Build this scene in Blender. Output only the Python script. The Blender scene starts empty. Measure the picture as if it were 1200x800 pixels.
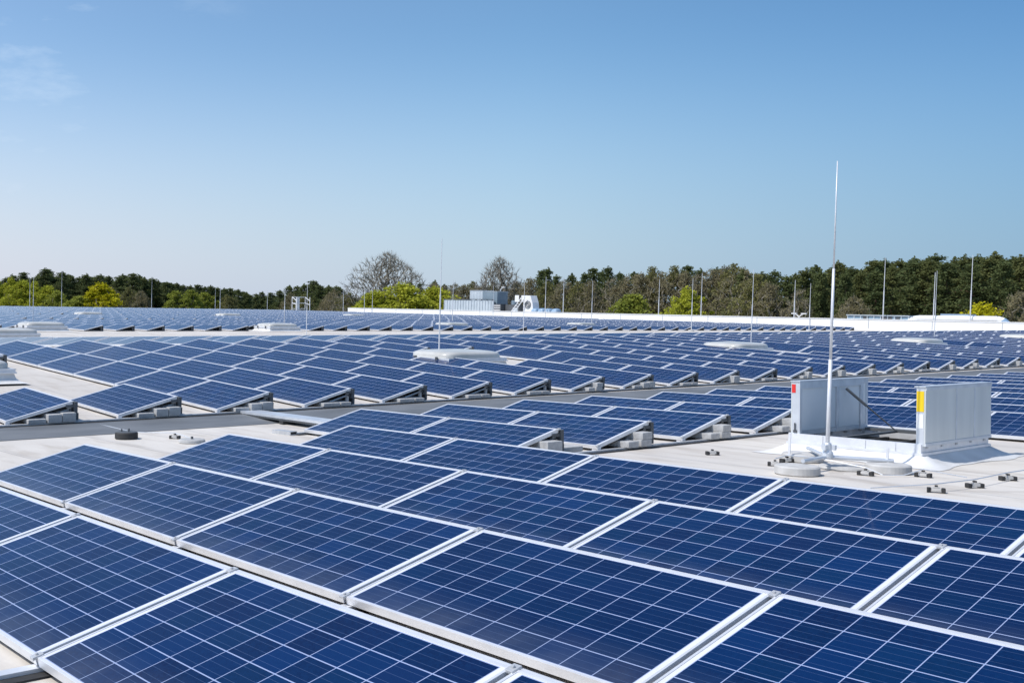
import bpy, bmesh, math, random
import numpy as np
from mathutils import Matrix, Vector, Euler

rad = math.radians
Z0 = 11.0                      # eye height above the ground round the hall
scene = bpy.context.scene
COL = scene.collection

# ------------------------------------------------------------------ camera
cam_d = bpy.data.cameras.new("camera")
cam = bpy.data.objects.new("camera", cam_d)
COL.objects.link(cam)
RIGHT = Vector((0.571271, 0.820562, 0.018108))
DOWN = Vector((0.040454, -0.006115, -0.999163))
FWD = Vector((-0.819764, 0.571525, -0.036688))
m = Matrix.Identity(4)
for i in range(3):
    m[i][0], m[i][1], m[i][2] = RIGHT[i], -DOWN[i], -FWD[i]
m.translation = (0, 0, Z0)
cam.matrix_world = m
cam_d.sensor_width = 36.0
cam_d.lens = 1224.222 / 1200 * 36.0
cam_d.shift_x = (600 - 301.402) / 1200
cam_d.clip_start = 0.05
cam_d.clip_end = 5000
scene.camera = cam

# ------------------------------------------------------------------ light
SUN_EL = rad(54)
SUN_DIR = Vector((-0.30, -0.954, 0)).normalized()      # horizontal direction towards the sun
world = bpy.data.worlds.new("World")
scene.world = world
world.use_nodes = True
nt = world.node_tree
nt.nodes.clear()
w_out = nt.nodes.new("ShaderNodeOutputWorld")
w_bg = nt.nodes.new("ShaderNodeBackground")
sky = nt.nodes.new("ShaderNodeTexSky")
sky.sky_type = 'NISHITA'
sky.sun_disc = False
sky.sun_elevation = SUN_EL
sky.sun_rotation = math.atan2(SUN_DIR.x, SUN_DIR.y)
sky.altitude = 50
sky.air_density = 1.0
sky.dust_density = 1.0
sky.ozone_density = 6.0
w_bg.inputs["Strength"].default_value = 0.15
# faint high cirrus
geo = nt.nodes.new("ShaderNodeTexCoord")
mp = nt.nodes.new("ShaderNodeMapping")
mp.inputs["Scale"].default_value = (1.6, 3.2, 9.0)
mp.inputs["Rotation"].default_value = (0.3, 0.5, 0.9)
nz = nt.nodes.new("ShaderNodeTexNoise")
nz.inputs["Scale"].default_value = 1.7
nz.inputs["Detail"].default_value = 7
nz.inputs["Roughness"].default_value = 0.62
rp = nt.nodes.new("ShaderNodeMapRange")
rp.inputs["From Min"].default_value = 0.56
rp.inputs["From Max"].default_value = 0.86
rp.inputs["To Max"].default_value = 0.34
rp.clamp = True
mxs = nt.nodes.new("ShaderNodeMix")
mxs.data_type = 'RGBA'
mxs.inputs[7].default_value = (7.2, 7.6, 8.2, 1)
nt.links.new(geo.outputs["Generated"], mp.inputs["Vector"])
nt.links.new(mp.outputs["Vector"], nz.inputs["Vector"])
nt.links.new(nz.outputs["Fac"], rp.inputs["Value"])
cm = nt.nodes.new("ShaderNodeMapRange"); cm.inputs[1].default_value = 0.02; cm.inputs[2].default_value = -0.16
cml = nt.nodes.new("ShaderNodeMath"); cml.operation = 'MULTIPLY'
nt.links.new(rp.outputs["Result"], cml.inputs[0]); nt.links.new(cm.outputs[0], cml.inputs[1])
nt.links.new(cml.outputs[0], mxs.inputs[0])
nt.links.new(sky.outputs["Color"], mxs.inputs[6])
# deeper blue away from the sun's side, paler haze towards it
dt = nt.nodes.new("ShaderNodeVectorMath"); dt.operation = 'DOT_PRODUCT'
dt.inputs[1].default_value = (0.571, 0.821, 0.0)
nt.links.new(geo.outputs["Generated"], dt.inputs[0])
nt.links.new(dt.outputs["Value"], cm.inputs[0])
mr = nt.nodes.new("ShaderNodeMapRange"); mr.inputs[1].default_value = -0.5; mr.inputs[2].default_value = 0.7
nt.links.new(dt.outputs["Value"], mr.inputs[0])
rmp = nt.nodes.new("ShaderNodeValToRGB")
e = rmp.color_ramp.elements
e[0].position, e[0].color = 0.0, (0.64, 0.62, 0.575, 1)
e[1].position, e[1].color = 1.0, (0.235, 0.335, 0.385, 1)
k = e.new(0.217); k.color = (0.57, 0.565, 0.53, 1)
k = e.new(0.614); k.color = (0.425, 0.49, 0.48, 1)
k = e.new(0.908); k.color = (0.255, 0.355, 0.395, 1)
nt.links.new(mr.outputs[0], rmp.inputs[0])
mul = nt.nodes.new("ShaderNodeMix"); mul.data_type = 'RGBA'; mul.blend_type = 'MULTIPLY'; mul.inputs[0].default_value = 1.0
# pale blue-white haze along the horizon
sz = nt.nodes.new("ShaderNodeSeparateXYZ"); nt.links.new(geo.outputs["Generated"], sz.inputs[0])
hz = nt.nodes.new("ShaderNodeMapRange"); hz.interpolation_type = 'SMOOTHSTEP'
hz.inputs[1].default_value = 0.26; hz.inputs[2].default_value = -0.02; hz.inputs[3].default_value = 0.0; hz.inputs[4].default_value = 0.85
nt.links.new(sz.outputs[2], hz.inputs[0])
hmx = nt.nodes.new("ShaderNodeMix"); hmx.data_type = 'RGBA'; hmx.inputs[7].default_value = (3.85, 4.08, 5.2, 1)
nt.links.new(hz.outputs[0], hmx.inputs[0]); nt.links.new(mxs.outputs[2], hmx.inputs[6])
nt.links.new(hmx.outputs[2], mul.inputs[6]); nt.links.new(rmp.outputs[0], mul.inputs[7])
sc2 = nt.nodes.new("ShaderNodeMix"); sc2.data_type = 'RGBA'; sc2.blend_type = 'MULTIPLY'; sc2.inputs[0].default_value = 1.0
sc2.inputs[7].default_value = (2.1, 2.1, 2.1, 1)
nt.links.new(mul.outputs[2], sc2.inputs[6])
nt.links.new(sc2.outputs[2], w_bg.inputs["Color"])
nt.links.new(w_bg.outputs[0], w_out.inputs[0])

sun_d = bpy.data.lights.new("sun", 'SUN')
sun_d.energy = 3.6
sun_d.angle = rad(0.53)
sun_d.color = (1.0, 0.955, 0.90)
sun = bpy.data.objects.new("sun", sun_d)
COL.objects.link(sun)
sd = Vector((SUN_DIR.x * math.cos(SUN_EL), SUN_DIR.y * math.cos(SUN_EL), math.sin(SUN_EL)))
sun.rotation_euler = (-sd).to_track_quat('-Z', 'Y').to_euler()
sun.location = (0, -20, 40)

vs = scene.view_settings
scene.display_settings.display_device = 'sRGB'
vs.view_transform = 'Standard'
vs.look = 'None'
vs.gamma = 1.0
vs.use_curve_mapping = False
vs.exposure = 0.0
scene.render.engine = 'CYCLES'
scene.cycles.max_bounces = 6
scene.cycles.diffuse_bounces = 3
scene.cycles.glossy_bounces = 3
scene.cycles.use_denoising = True

# ------------------------------------------------------------------ helpers
_labels = {}
def tag(o, label, cat, group=None, kind=None):
    if label:
        n = len(label.split())
        if not 4 <= n <= 16: print("LABEL LENGTH", n, label)
        if not group and label in _labels:
            print("DUP LABEL", label)
        _labels[label] = 1
        o["label"] = label
    if cat: o["category"] = cat
    if group: o["group"] = group
    if kind: o["kind"] = kind
    return o

def empty(name, M, label=None, cat=None, group=None):
    o = bpy.data.objects.new(name, None)
    COL.objects.link(o)
    o.empty_display_size = 0.2
    o.matrix_world = M
    if label: tag(o, label, cat, group)
    return o

def link(name, mesh, mat=None, parent=None, M=None):
    o = bpy.data.objects.new(name, mesh)
    COL.objects.link(o)
    if mat is not None and len(mesh.materials) == 0:
        mesh.materials.append(mat)
    if parent is not None:
        o.parent = parent
    if M is not None:
        if parent is not None: o.matrix_basis = M
        else: o.matrix_world = M
    return o

class MB:
    """collects simple shapes, then becomes ONE mesh"""
    def __init__(s):
        s.v, s.f, s.uv = [], [], []
    def face(s, pts, uv=None):
        b = len(s.v)
        s.v += [tuple(p) for p in pts]
        s.f.append(tuple(range(b, b + len(pts))))
        s.uv.append(uv)
    def box(s, x0, y0, z0, x1, y1, z1, M=None):
        c = [Vector(p) for p in ((x0,y0,z0),(x1,y0,z0),(x1,y1,z0),(x0,y1,z0),(x0,y0,z1),(x1,y0,z1),(x1,y1,z1),(x0,y1,z1))]
        if M is not None: c = [M @ p for p in c]
        b = len(s.v)
        s.v += [tuple(p) for p in c]
        for q in ((0,3,2,1),(4,5,6,7),(0,1,5,4),(1,2,6,5),(2,3,7,6),(3,0,4,7)):
            s.f.append(tuple(b + i for i in q)); s.uv.append(None)
    def tube(s, p, q, r0, r1=None, n=8, cap=True):
        p, q = Vector(p), Vector(q)
        r1 = r0 if r1 is None else r1
        d = (q - p)
        if d.length < 1e-6: return
        d.normalize()
        a = Vector((0,0,1)) if abs(d.z) < .9 else Vector((1,0,0))
        e1 = d.cross(a).normalized(); e2 = d.cross(e1)
        b = len(s.v)
        for c, r in ((p, r0), (q, r1)):
            for i in range(n):
                t = 2*math.pi*i/n
                s.v.append(tuple(c + e1*(r*math.cos(t)) + e2*(r*math.sin(t))))
        for i in range(n):
            j = (i+1) % n
            s.f.append((b+i, b+n+i, b+n+j, b+j)); s.uv.append(None)
        if cap:
            s.f.append(tuple(b+i for i in range(n))); s.uv.append(None)
            s.f.append(tuple(b+n+i for i in reversed(range(n)))); s.uv.append(None)
    def lathe(s, prof, n=24, c=(0,0,0)):
        b = len(s.v)
        for r, z in prof:
            for i in range(n):
                t = 2*math.pi*i/n
                s.v.append((c[0]+r*math.cos(t), c[1]+r*math.sin(t), c[2]+z))
        for k in range(len(prof)-1):
            for i in range(n):
                j = (i+1) % n
                s.f.append((b+k*n+i, b+k*n+j, b+(k+1)*n+j, b+(k+1)*n+i)); s.uv.append(None)
        s.f.append(tuple(b+(len(prof)-1)*n+i for i in range(n))); s.uv.append(None)
        s.f.append(tuple(b+i for i in reversed(range(n)))); s.uv.append(None)
    def grid(s, rows):
        """rows of points -> quads"""
        b = len(s.v); n = len(rows[0])
        for r in rows: s.v += [tuple(p) for p in r]
        for i in range(len(rows)-1):
            for j in range(n-1):
                s.f.append((b+i*n+j, b+i*n+j+1, b+(i+1)*n+j+1, b+(i+1)*n+j)); s.uv.append(None)
    def mesh(s, name, mat=None, smooth=False, bevel=0.0):
        me = bpy.data.meshes.new(name)
        me.from_pydata(s.v, [], s.f)
        if any(u is not None for u in s.uv):
            l = me.uv_layers.new(name="UVMap")
            for pi, poly in enumerate(me.polygons):
                u = s.uv[pi]
                for k, li in enumerate(poly.loop_indices):
                    l.data[li].uv = u[k] if u is not None else (-1.0, -1.0)
        if bevel > 0:
            bm = bmesh.new(); bm.from_mesh(me)
            bmesh.ops.remove_doubles(bm, verts=bm.verts, dist=1e-5)
            bmesh.ops.bevel(bm, geom=list(bm.edges), offset=bevel, segments=2, profile=.6, affect='EDGES', clamp_overlap=True)
            bm.to_mesh(me); bm.free()
        me.update()
        if smooth:
            for p in me.polygons: p.use_smooth = True
        if mat is not None: me.materials.append(mat)
        return me
    def build(s, name, mat, parent=None, M=None, smooth=False, bevel=0.0):
        return link(name, s.mesh(name, mat, smooth, bevel), None, parent, M)

T = Matrix.Translation
def RX(a): return Matrix.Rotation(a, 4, 'X')
def RY(a): return Matrix.Rotation(a, 4, 'Y')
def RZ(a): return Matrix.Rotation(a, 4, 'Z')
ORD = ("first second third fourth fifth sixth seventh eighth ninth tenth eleventh twelfth thirteenth fourteenth fifteenth "
       "sixteenth seventeenth eighteenth nineteenth twentieth").split()
TENS = {2: ("twentieth", "twenty"), 3: ("thirtieth", "thirty"), 4: ("fortieth", "forty"), 5: ("fiftieth", "fifty"), 6: ("sixtieth", "sixty"),
        7: ("seventieth", "seventy"), 8: ("eightieth", "eighty"), 9: ("ninetieth", "ninety")}
def ordn(n):
    if n <= 20: return ORD[n-1]
    t, u = divmod(n, 10)
    return TENS[t][0] if u == 0 else TENS[t][1] + "-" + ORD[u-1]

# ------------------------------------------------------------------ materials
def mat(name, col, rough=.5, metal=0.0, spec=.5):
    mt = bpy.data.materials.new(name)
    mt.use_nodes = True
    b = mt.node_tree.nodes["Principled BSDF"]
    b.inputs["Base Color"].default_value = (*col, 1)
    b.inputs["Roughness"].default_value = rough
    b.inputs["Metallic"].default_value = metal
    b.inputs["Specular IOR Level"].default_value = spec
    return mt, mt.node_tree, b

def noisy(name, c1, c2, rough=.6, metal=0.0, scale=4.0, detail=5, coord="Object", bump=0.0, stretch=(1,1,1), spec=.5, lo=.35, hi=.65):
    mt, t, b = mat(name, c1, rough, metal, spec)
    tc = t.nodes.new("ShaderNodeTexCoord")
    mp = t.nodes.new("ShaderNodeMapping"); mp.inputs["Scale"].default_value = stretch
    n = t.nodes.new("ShaderNodeTexNoise"); n.inputs["Scale"].default_value = scale; n.inputs["Detail"].default_value = detail
    r = t.nodes.new("ShaderNodeMapRange"); r.inputs["From Min"].default_value = lo; r.inputs["From Max"].default_value = hi
    mx = t.nodes.new("ShaderNodeMix"); mx.data_type = 'RGBA'
    mx.inputs[6].default_value = (*c1, 1); mx.inputs[7].default_value = (*c2, 1)
    t.links.new(tc.outputs[coord], mp.inputs[0]); t.links.new(mp.outputs[0], n.inputs["Vector"])
    t.links.new(n.outputs["Fac"], r.inputs["Value"]); t.links.new(r.outputs[0], mx.inputs[0])
    t.links.new(mx.outputs[2], b.inputs["Base Color"])
    if bump:
        bp = t.nodes.new("ShaderNodeBump"); bp.inputs["Strength"].default_value = bump; bp.inputs["Distance"].default_value = .01
        t.links.new(n.outputs["Fac"], bp.inputs["Height"]); t.links.new(bp.outputs[0], b.inputs["Normal"])
    return mt

def math_node(t, op, a=None, b=None, c=None):
    n = t.nodes.new("ShaderNodeMath"); n.operation = op
    for i, v in enumerate((a, b, c)):
        if v is None: continue
        if isinstance(v, (int, float)): n.inputs[i].default_value = v
        else: t.links.new(v, n.inputs[i])
    return n.outputs[0]

def mixc(t, fac, a, b):
    n = t.nodes.new("ShaderNodeMix"); n.data_type = 'RGBA'
    for i, v in ((0, fac), (6, a), (7, b)):
        if isinstance(v, tuple): n.inputs[i].default_value = (*v, 1)
        elif isinstance(v, (int, float)): n.inputs[i].default_value = v
        else: t.links.new(v, n.inputs[i])
    return n.outputs[2]

FRAME_COL = (.80, .81, .83)
def cell_material(name, with_frame):
    """polycrystalline cells under glass: 10 x 6 cells, grid lines, busbars; UV runs 0..1 over the glass (or over the whole module)"""
    mt, t, b = mat(name, (.01, .03, .12), .10)
    tc = t.nodes.new("ShaderNodeTexCoord")
    sp = t.nodes.new("ShaderNodeSeparateXYZ")
    t.links.new(tc.outputs["UV"], sp.inputs[0])
    u, v = sp.outputs[0], sp.outputs[1]
    L, W = (1.65, .99) if with_frame else (1.626, .966)
    mu = .0346 if with_frame else .0226
    mv = .018 if with_frame else .006
    cu = math_node(t, 'MULTIPLY', math_node(t, 'SUBTRACT', math_node(t, 'MULTIPLY', u, L), mu), 10/(1.65-2*.0346))
    cv = math_node(t, 'MULTIPLY', math_node(t, 'SUBTRACT', math_node(t, 'MULTIPLY', v, W), mv), 6/(.99-2*.018))
    fu, fv = math_node(t, 'FRACT', cu), math_node(t, 'FRACT', cv)
    du = math_node(t, 'ABSOLUTE', math_node(t, 'SUBTRACT', math_node(t, 'FRACT', math_node(t, 'ADD', fu, .5)), .5))
    dv = math_node(t, 'ABSOLUTE', math_node(t, 'SUBTRACT', math_node(t, 'FRACT', math_node(t, 'ADD', fv, .5)), .5))
    lu = math_node(t, 'LESS_THAN', du, .0125)
    lv = math_node(t, 'LESS_THAN', dv, .019)
    line = math_node(t, 'MAXIMUM', lu, lv)
    out_u = math_node(t, 'MAXIMUM', math_node(t, 'LESS_THAN', cu, -.01), math_node(t, 'GREATER_THAN', cu, 10.01))
    out_v = math_node(t, 'MAXIMUM', math_node(t, 'LESS_THAN', cv, -.01), math_node(t, 'GREATER_THAN', cv, 6.01))
    edge = math_node(t, 'MAXIMUM', out_u, out_v)
    # busbars
    bb = None
    for p in (.2, .5, .8):
        k = math_node(t, 'LESS_THAN', math_node(t, 'ABSOLUTE', math_node(t, 'SUBTRACT', fv, p)), .006)
        bb = k if bb is None else math_node(t, 'MAXIMUM', bb, k)
    # colour of each cell
    oi = t.nodes.new("ShaderNodeObjectInfo")
    cb = t.nodes.new("ShaderNodeCombineXYZ")
    t.links.new(math_node(t, 'FLOOR', cu), cb.inputs[0]); t.links.new(math_node(t, 'FLOOR', cv), cb.inputs[1])
    t.links.new(math_node(t, 'MULTIPLY', oi.outputs["Random"], 91.7), cb.inputs[2])
    wn = t.nodes.new("ShaderNodeTexWhiteNoise"); wn.noise_dimensions = '3D'
    t.links.new(cb.outputs[0], wn.inputs["Vector"])
    vo = t.nodes.new("ShaderNodeTexVoronoi"); vo.inputs["Scale"].default_value = 90
    if with_frame: vo.inputs["Scale"].default_value = 20
    cvx = t.nodes.new("ShaderNodeCombineXYZ")
    t.links.new(math_node(t, 'MULTIPLY', u, 1.65), cvx.inputs[0]); t.links.new(v, cvx.inputs[1]); t.links.new(math_node(t, 'MULTIPLY', oi.outputs["Random"], 37.), cvx.inputs[2])
    t.links.new(cvx.outputs[0], vo.inputs["Vector"])
    sv = t.nodes.new("ShaderNodeSeparateXYZ"); t.links.new(vo.outputs["Color"], sv.inputs[0])
    base = mixc(t, wn.outputs["Value"], (.0006, .0115, .054), (.0013, .0235, .106))
    wc = t.nodes.new("ShaderNodeSeparateXYZ"); t.links.new(wn.outputs["Color"], wc.inputs[0])
    base = mixc(t, math_node(t, 'MULTIPLY', math_node(t, 'GREATER_THAN', wc.outputs[1], .62), .55), base, (.0006, .0215, .074))
    base = mixc(t, math_node(t, 'MULTIPLY', math_node(t, 'GREATER_THAN', wc.outputs[2], .70), .55), base, (.0022, .0080, .048))
    base = mixc(t, math_node(t, 'MULTIPLY', sv.outputs[0], .34), base, (.003, .031, .112))
    base = mixc(t, math_node(t, 'MULTIPLY', math_node(t, 'GREATER_THAN', wn.outputs["Value"], .94), .3), base, (.006, .010, .042))
    base = mixc(t, math_node(t, 'MULTIPLY', oi.outputs["Random"], .5), base, (.0018, .015, .066))
    base = mixc(t, math_node(t, 'MULTIPLY', bb, .26), base, (.16, .24, .42))
    base = mixc(t, math_node(t, 'MULTIPLY', line, .74), base, (.43, .52, .76))
    base = mixc(t, edge, base, (.70, .71, .74))
    # dust that washes down to the low edge
    nz = t.nodes.new("ShaderNodeTexNoise"); nz.inputs["Scale"].default_value = 6.0; nz.inputs["Detail"].default_value = 6
    t.links.new(cvx.outputs[0], nz.inputs["Vector"])
    low = t.nodes.new("ShaderNodeMapRange"); low.inputs["From Min"].default_value = .30; low.inputs["From Max"].default_value = 0.0
    low.inputs["To Min"].default_value = .004; low.inputs["To Max"].default_value = .22
    t.links.new(v, low.inputs["Value"])
    dust = math_node(t, 'MULTIPLY', low.outputs[0], nz.outputs["Fac"])
    base = mixc(t, dust, base, (.30, .33, .38))
    # a few droppings and dried drops
    vd = t.nodes.new("ShaderNodeTexVoronoi"); vd.inputs["Scale"].default_value = 2.3
    t.links.new(cvx.outputs[0], vd.inputs["Vector"])
    vs_ = t.nodes.new("ShaderNodeSeparateXYZ"); t.links.new(vd.outputs["Color"], vs_.inputs[0])
    spot = math_node(t, 'MULTIPLY', math_node(t, 'LESS_THAN', math_node(t, 'ADD', vd.outputs["Distance"], math_node(t, 'MULTIPLY', nz.outputs["Fac"], .03)), .034), math_node(t, 'GREATER_THAN', vs_.outputs[0], .80))
    base = mixc(t, math_node(t, 'MULTIPLY', spot, .55), base, (.55, .55, .52))
    rough = math_node(t, 'ADD', .07, math_node(t, 'MULTIPLY', dust, .9))
    if with_frame:
        e2 = math_node(t, 'MAXIMUM', math_node(t, 'GREATER_THAN', math_node(t, 'ABSOLUTE', math_node(t, 'SUBTRACT', u, .5)), .5-.012/1.65),
                       math_node(t, 'GREATER_THAN', math_node(t, 'ABSOLUTE', math_node(t, 'SUBTRACT', v, .5)), .5-.016/.99))
        base = mixc(t, e2, base, FRAME_COL)
        rough = math_node(t, 'ADD', rough, math_node(t, 'MULTIPLY', e2, .35))
    t.links.new(base, b.inputs["Base Color"])
    t.links.new(rough, b.inputs["Roughness"])
    b.inputs["IOR"].default_value = 1.40
    b.inputs["Specular IOR Level"].default_value = 0.17
    return mt

M_CELL = cell_material("solar_glass", False)
M_FAR = cell_material("distant_module", True)
M_ALU = noisy("anodised_aluminium", FRAME_COL, (.72, .73, .75), .42, .35, 9)
M_ALU_D = noisy("weathered_aluminium", (.60, .61, .62), (.48, .49, .50), .5, .4, 12)
M_GALV = noisy("galvanised_steel", (.70, .73, .76), (.60, .63, .67), .45, .45, 7)
M_DARK = noisy("dark_sheet", (.045, .047, .052), (.03, .031, .034), .6, 0.0, 6)
M_RUBBER = noisy("black_rubber", (.025, .025, .026), (.04, .04, .04), .8, 0, 10)
M_CONC = noisy("ballast_concrete", (.50, .50, .49), (.38, .38, .375), .9, 0, 14, bump=.4)
M_CONC_L = noisy("pale_concrete", (.56, .55, .53), (.46, .45, .43), .9, 0, 9, bump=.3)
M_WHITE = noisy("white_membrane", (.76, .755, .74), (.64, .63, .61), .6, 0, 3)
M_WPAINT = noisy("white_coating", (.84, .84, .83), (.78, .78, .77), .5, 0, .4)
M_FLAPIN = noisy("flap_inner_sheet", (.80, .83, .83), (.75, .78, .79), .45, 0, 2)
M_FLAPOUT = noisy("flap_outer_sheet", (.72, .75, .73), (.62, .65, .64), .36, .25, 1.2, stretch=(1, 3, .4))
M_RED = mat("red_sticker", (.70, .03, .025), .5)[0]
M_YEL = mat("yellow_sticker", (.85, .58, .01), .5)[0]
M_PAPER = mat("white_sticker", (.80, .80, .78), .5)[0]
M_PIPE = noisy("white_pole_paint", (.74, .75, .77), (.66, .67, .69), .4, .2, 5)
M_ACRYL = noisy("acrylic_dome", (.60, .595, .56), (.50, .49, .45), .28, 0, 2.2)
M_HVAC = noisy("pale_blue_sheet", (.55, .61, .65), (.46, .52, .56), .5, .1, .8)
M_HVAC_D = noisy("blue_grey_sheet", (.23, .30, .35), (.18, .24, .29), .5, .1, .8)
M_DKGREY = noisy("dark_grey_sheet", (.11, .12, .13), (.08, .085, .09), .6, .1, 1.0)
M_GLASSROOF = mat("blue_roof_glass", (.25, .36, .45), .15)[0]
M_BLUE = mat("blue_trim", (.30, .40, .52), .5)[0]
M_TARP = noisy("blue_dome_plastic", (.30, .42, .55), (.22, .33, .46), .35, 0, 1.2)

def roof_material():
    mt, t, b = mat("roof_membrane", (.6, .57, .54), .75)
    tc = t.nodes.new("ShaderNodeTexCoord")
    sp = t.nodes.new("ShaderNodeSeparateXYZ"); t.links.new(tc.outputs["Object"], sp.inputs[0])
    x, y = sp.outputs[0], sp.outputs[1]
    def noise(scale, detail, st=(1,1,1), rough=.6):
        mp = t.nodes.new("ShaderNodeMapping"); mp.inputs["Scale"].default_value = st
        n = t.nodes.new("ShaderNodeTexNoise"); n.inputs["Scale"].default_value = scale; n.inputs["Detail"].default_value = detail
        n.inputs["Roughness"].default_value = rough
        t.links.new(tc.outputs["Object"], mp.inputs[0]); t.links.new(mp.outputs[0], n.inputs["Vector"])
        return n.outputs["Fac"]
    def rng(v, a, b_, c=0., d=1.):
        r = t.nodes.new("ShaderNodeMapRange"); r.inputs[1].default_value = a; r.inputs[2].default_value = b_
        r.inputs[3].default_value = c; r.inputs[4].default_value = d
        t.links.new(v, r.inputs[0]); return r.outputs[0]
    n1 = noise(.35, 6); n2 = noise(3.0, 8, (.35, 1.3, 1)); n3 = noise(40., 3)
    col = mixc(t, rng(n1, .38, .64), (.685, .640, .575), (.585, .540, .485))
    col = mixc(t, rng(n2, .48, .74, 0, .72), col, (.42, .365, .30))
    # welded laps: narrow lines along x every 1.45 m, cross joints every 9 m
    wob = math_node(t, 'MULTIPLY', math_node(t, 'SUBTRACT', noise(.5, 2), .5), .05)
    fy = math_node(t, 'FRACT', math_node(t, 'DIVIDE', math_node(t, 'ADD', y, wob), 1.45))
    lap = math_node(t, 'LESS_THAN', fy, .010)
    strip = math_node(t, 'LESS_THAN', fy, .065)
    col = mixc(t, math_node(t, 'MULTIPLY', strip, .28), col, (.48, .455, .43))
    col = mixc(t, math_node(t, 'MULTIPLY', lap, .75), col, (.30, .28, .26))
    fx = math_node(t, 'FRACT', math_node(t, 'DIVIDE', math_node(t, 'ADD', x, math_node(t, 'MULTIPLY', math_node(t, 'FLOOR', math_node(t, 'DIVIDE', y, 1.45)), 3.3)), 9.0))
    col = mixc(t, math_node(t, 'MULTIPLY', math_node(t, 'LESS_THAN', fx, .002), .5), col, (.32, .30, .28))
    # ponding rings and dirt
    vor = t.nodes.new("ShaderNodeTexVoronoi"); vor.inputs["Scale"].default_value = .28
    t.links.new(tc.outputs["Object"], vor.inputs["Vector"])
    ring = math_node(t, 'LESS_THAN', math_node(t, 'ABSOLUTE', math_node(t, 'SUBTRACT', math_node(t, 'ADD', vor.outputs["Distance"], math_node(t, 'MULTIPLY', n1, .3)), .42)), .012)
    col = mixc(t, math_node(t, 'MULTIPLY', ring, .30), col, (.40, .35, .30))
    col = mixc(t, math_node(t, 'MULTIPLY', rng(n3, .4, .7), .10), col, (.45, .43, .41))
    t.links.new(col, b.inputs["Base Color"])
    bp = t.nodes.new("ShaderNodeBump"); bp.inputs["Strength"].default_value = .25; bp.inputs["Distance"].default_value = .02
    t.links.new(math_node(t, 'ADD', n2, math_node(t, 'MULTIPLY', strip, .4)), bp.inputs["Height"])
    t.links.new(bp.outputs[0], b.inputs["Normal"])
    return mt
M_ROOF = roof_material()
M_GUTTER = noisy("grey_gutter_membrane", (.185, .195, .205), (.125, .135, .145), .7, 0, 1.6, 7, stretch=(1.5, .5, 1))
M_WALL = noisy("hall_cladding", (.62, .63, .64), (.56, .57, .58), .5, .1, .3)
M_GROUND = noisy("meadow_ground", (.055, .075, .025), (.09, .085, .045), .95, 0, .05, 8)

# ------------------------------------------------------------------ roof shape (z relative to the eye)
PROF = [(-133, -1.26), (-70, -1.33), (-56.3, -1.37), (-44.5, -1.47), (-44, -1.48), (-34, -1.64), (-33.2, -1.62),
        (-24.3, -1.241), (-13.264, -1.70), (-12.25, -1.743), (17, -0.967)]
def interp(s):
    if s <= PROF[0][0]: return PROF[0][1]
    for (a, za), (b, zb) in zip(PROF, PROF[1:]):
        if s <= b: return za + (zb-za)*(s-a)/(b-a)
    return PROF[-1][1]
YAW = .0126
def cl(v, a=0., b=1.): return max(a, min(b, v))
def zr(x, y):
    w = cl(-12.3-x)
    return interp(x + YAW*w*(y-5.19)) + .00266*w*cl((x+44)/20)*(y-5.19)
def on_roof(x, y, h=0.0): return Vector((x, y, Z0 + zr(x, y) + h))

# sections: local frame has z = 0 at the low edge of the modules, 0.07 above the membrane
A1 = Matrix(((0.999649, 0, -0.026498), (0, 1, 0), (0.026498, 0, 0.999649))).to_4x4()
A1.translation = (-11.168, 1.6834, Z0-1.6438)
B2 = Matrix(((0.999055, -0.012568, 0.041604), (0.012668, 0.999917, -0.002137), (-0.041574, 0.002662, 0.999132))).to_4x4()
B2.translation = (-13.2643, 5.19, Z0-1.6301)
TH = rad(13.304)
P1, P2 = 1.6506, 1.6839
L, W = 1.65, .99
PITCH_U = L + .0222
CT, ST = math.cos(TH), math.sin(TH)
LIFT = .07

# ------------------------------------------------------------------ setting: ground, hall
g = MB()
R = 2500.
g.face([(-R, -R, 0), (R, -R, 0), (R, R, 0), (-R, R, 0)])
tag(g.build("ground", M_GROUND), None, None, kind="structure")

hall = empty("warehouse", T((-57, 38, 0)), "vast flat-roofed hall under all the solar panels, with pale membrane roof", "building")
HI = hall.matrix_world.inverted()
def hchild(mb, name, mt, **k): return mb.build(name, mt, hall, HI, **k)
YS, YN, XE, XW = -26.0, 100.0, 17.0, -133.0
rm = MB()
ss = sorted(set([p[0] for p in PROF] + [-13.3, -12.3, -16, -20, -28, -38.5, -50, -63, -85, -100, -117, -5, 5]))
ys = [YS + (YN-YS)*i/24 for i in range(25)]
rows = []
for s in ss:
    r = []
    for y in ys:
        w = 1.0 if s < -13.2 else cl((-12.2-s))
        x = s - YAW*w*(y-5.19) if XW < s else s
        r.append((x, y, Z0 + zr(x, y)))
    rows.append(r)
rm.grid(rows)
me = rm.mesh("roof", M_ROOF)
me.flip_normals()
link("roof", me, None, hall, HI)
wl = MB()
zt = Z0 - 1.9
wl.box(XW-.3, YS-.3, 0, XE+.3, YS, zt); wl.box(XW-.3, YN, 0, XE+.3, YN+.3, zt)
wl.box(XW-.3, YS, 0, XW, YN, zt); wl.box(XE, YS, 0, XE+.3, YN, zt)
hchild(wl, "wall", M_WALL)
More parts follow.
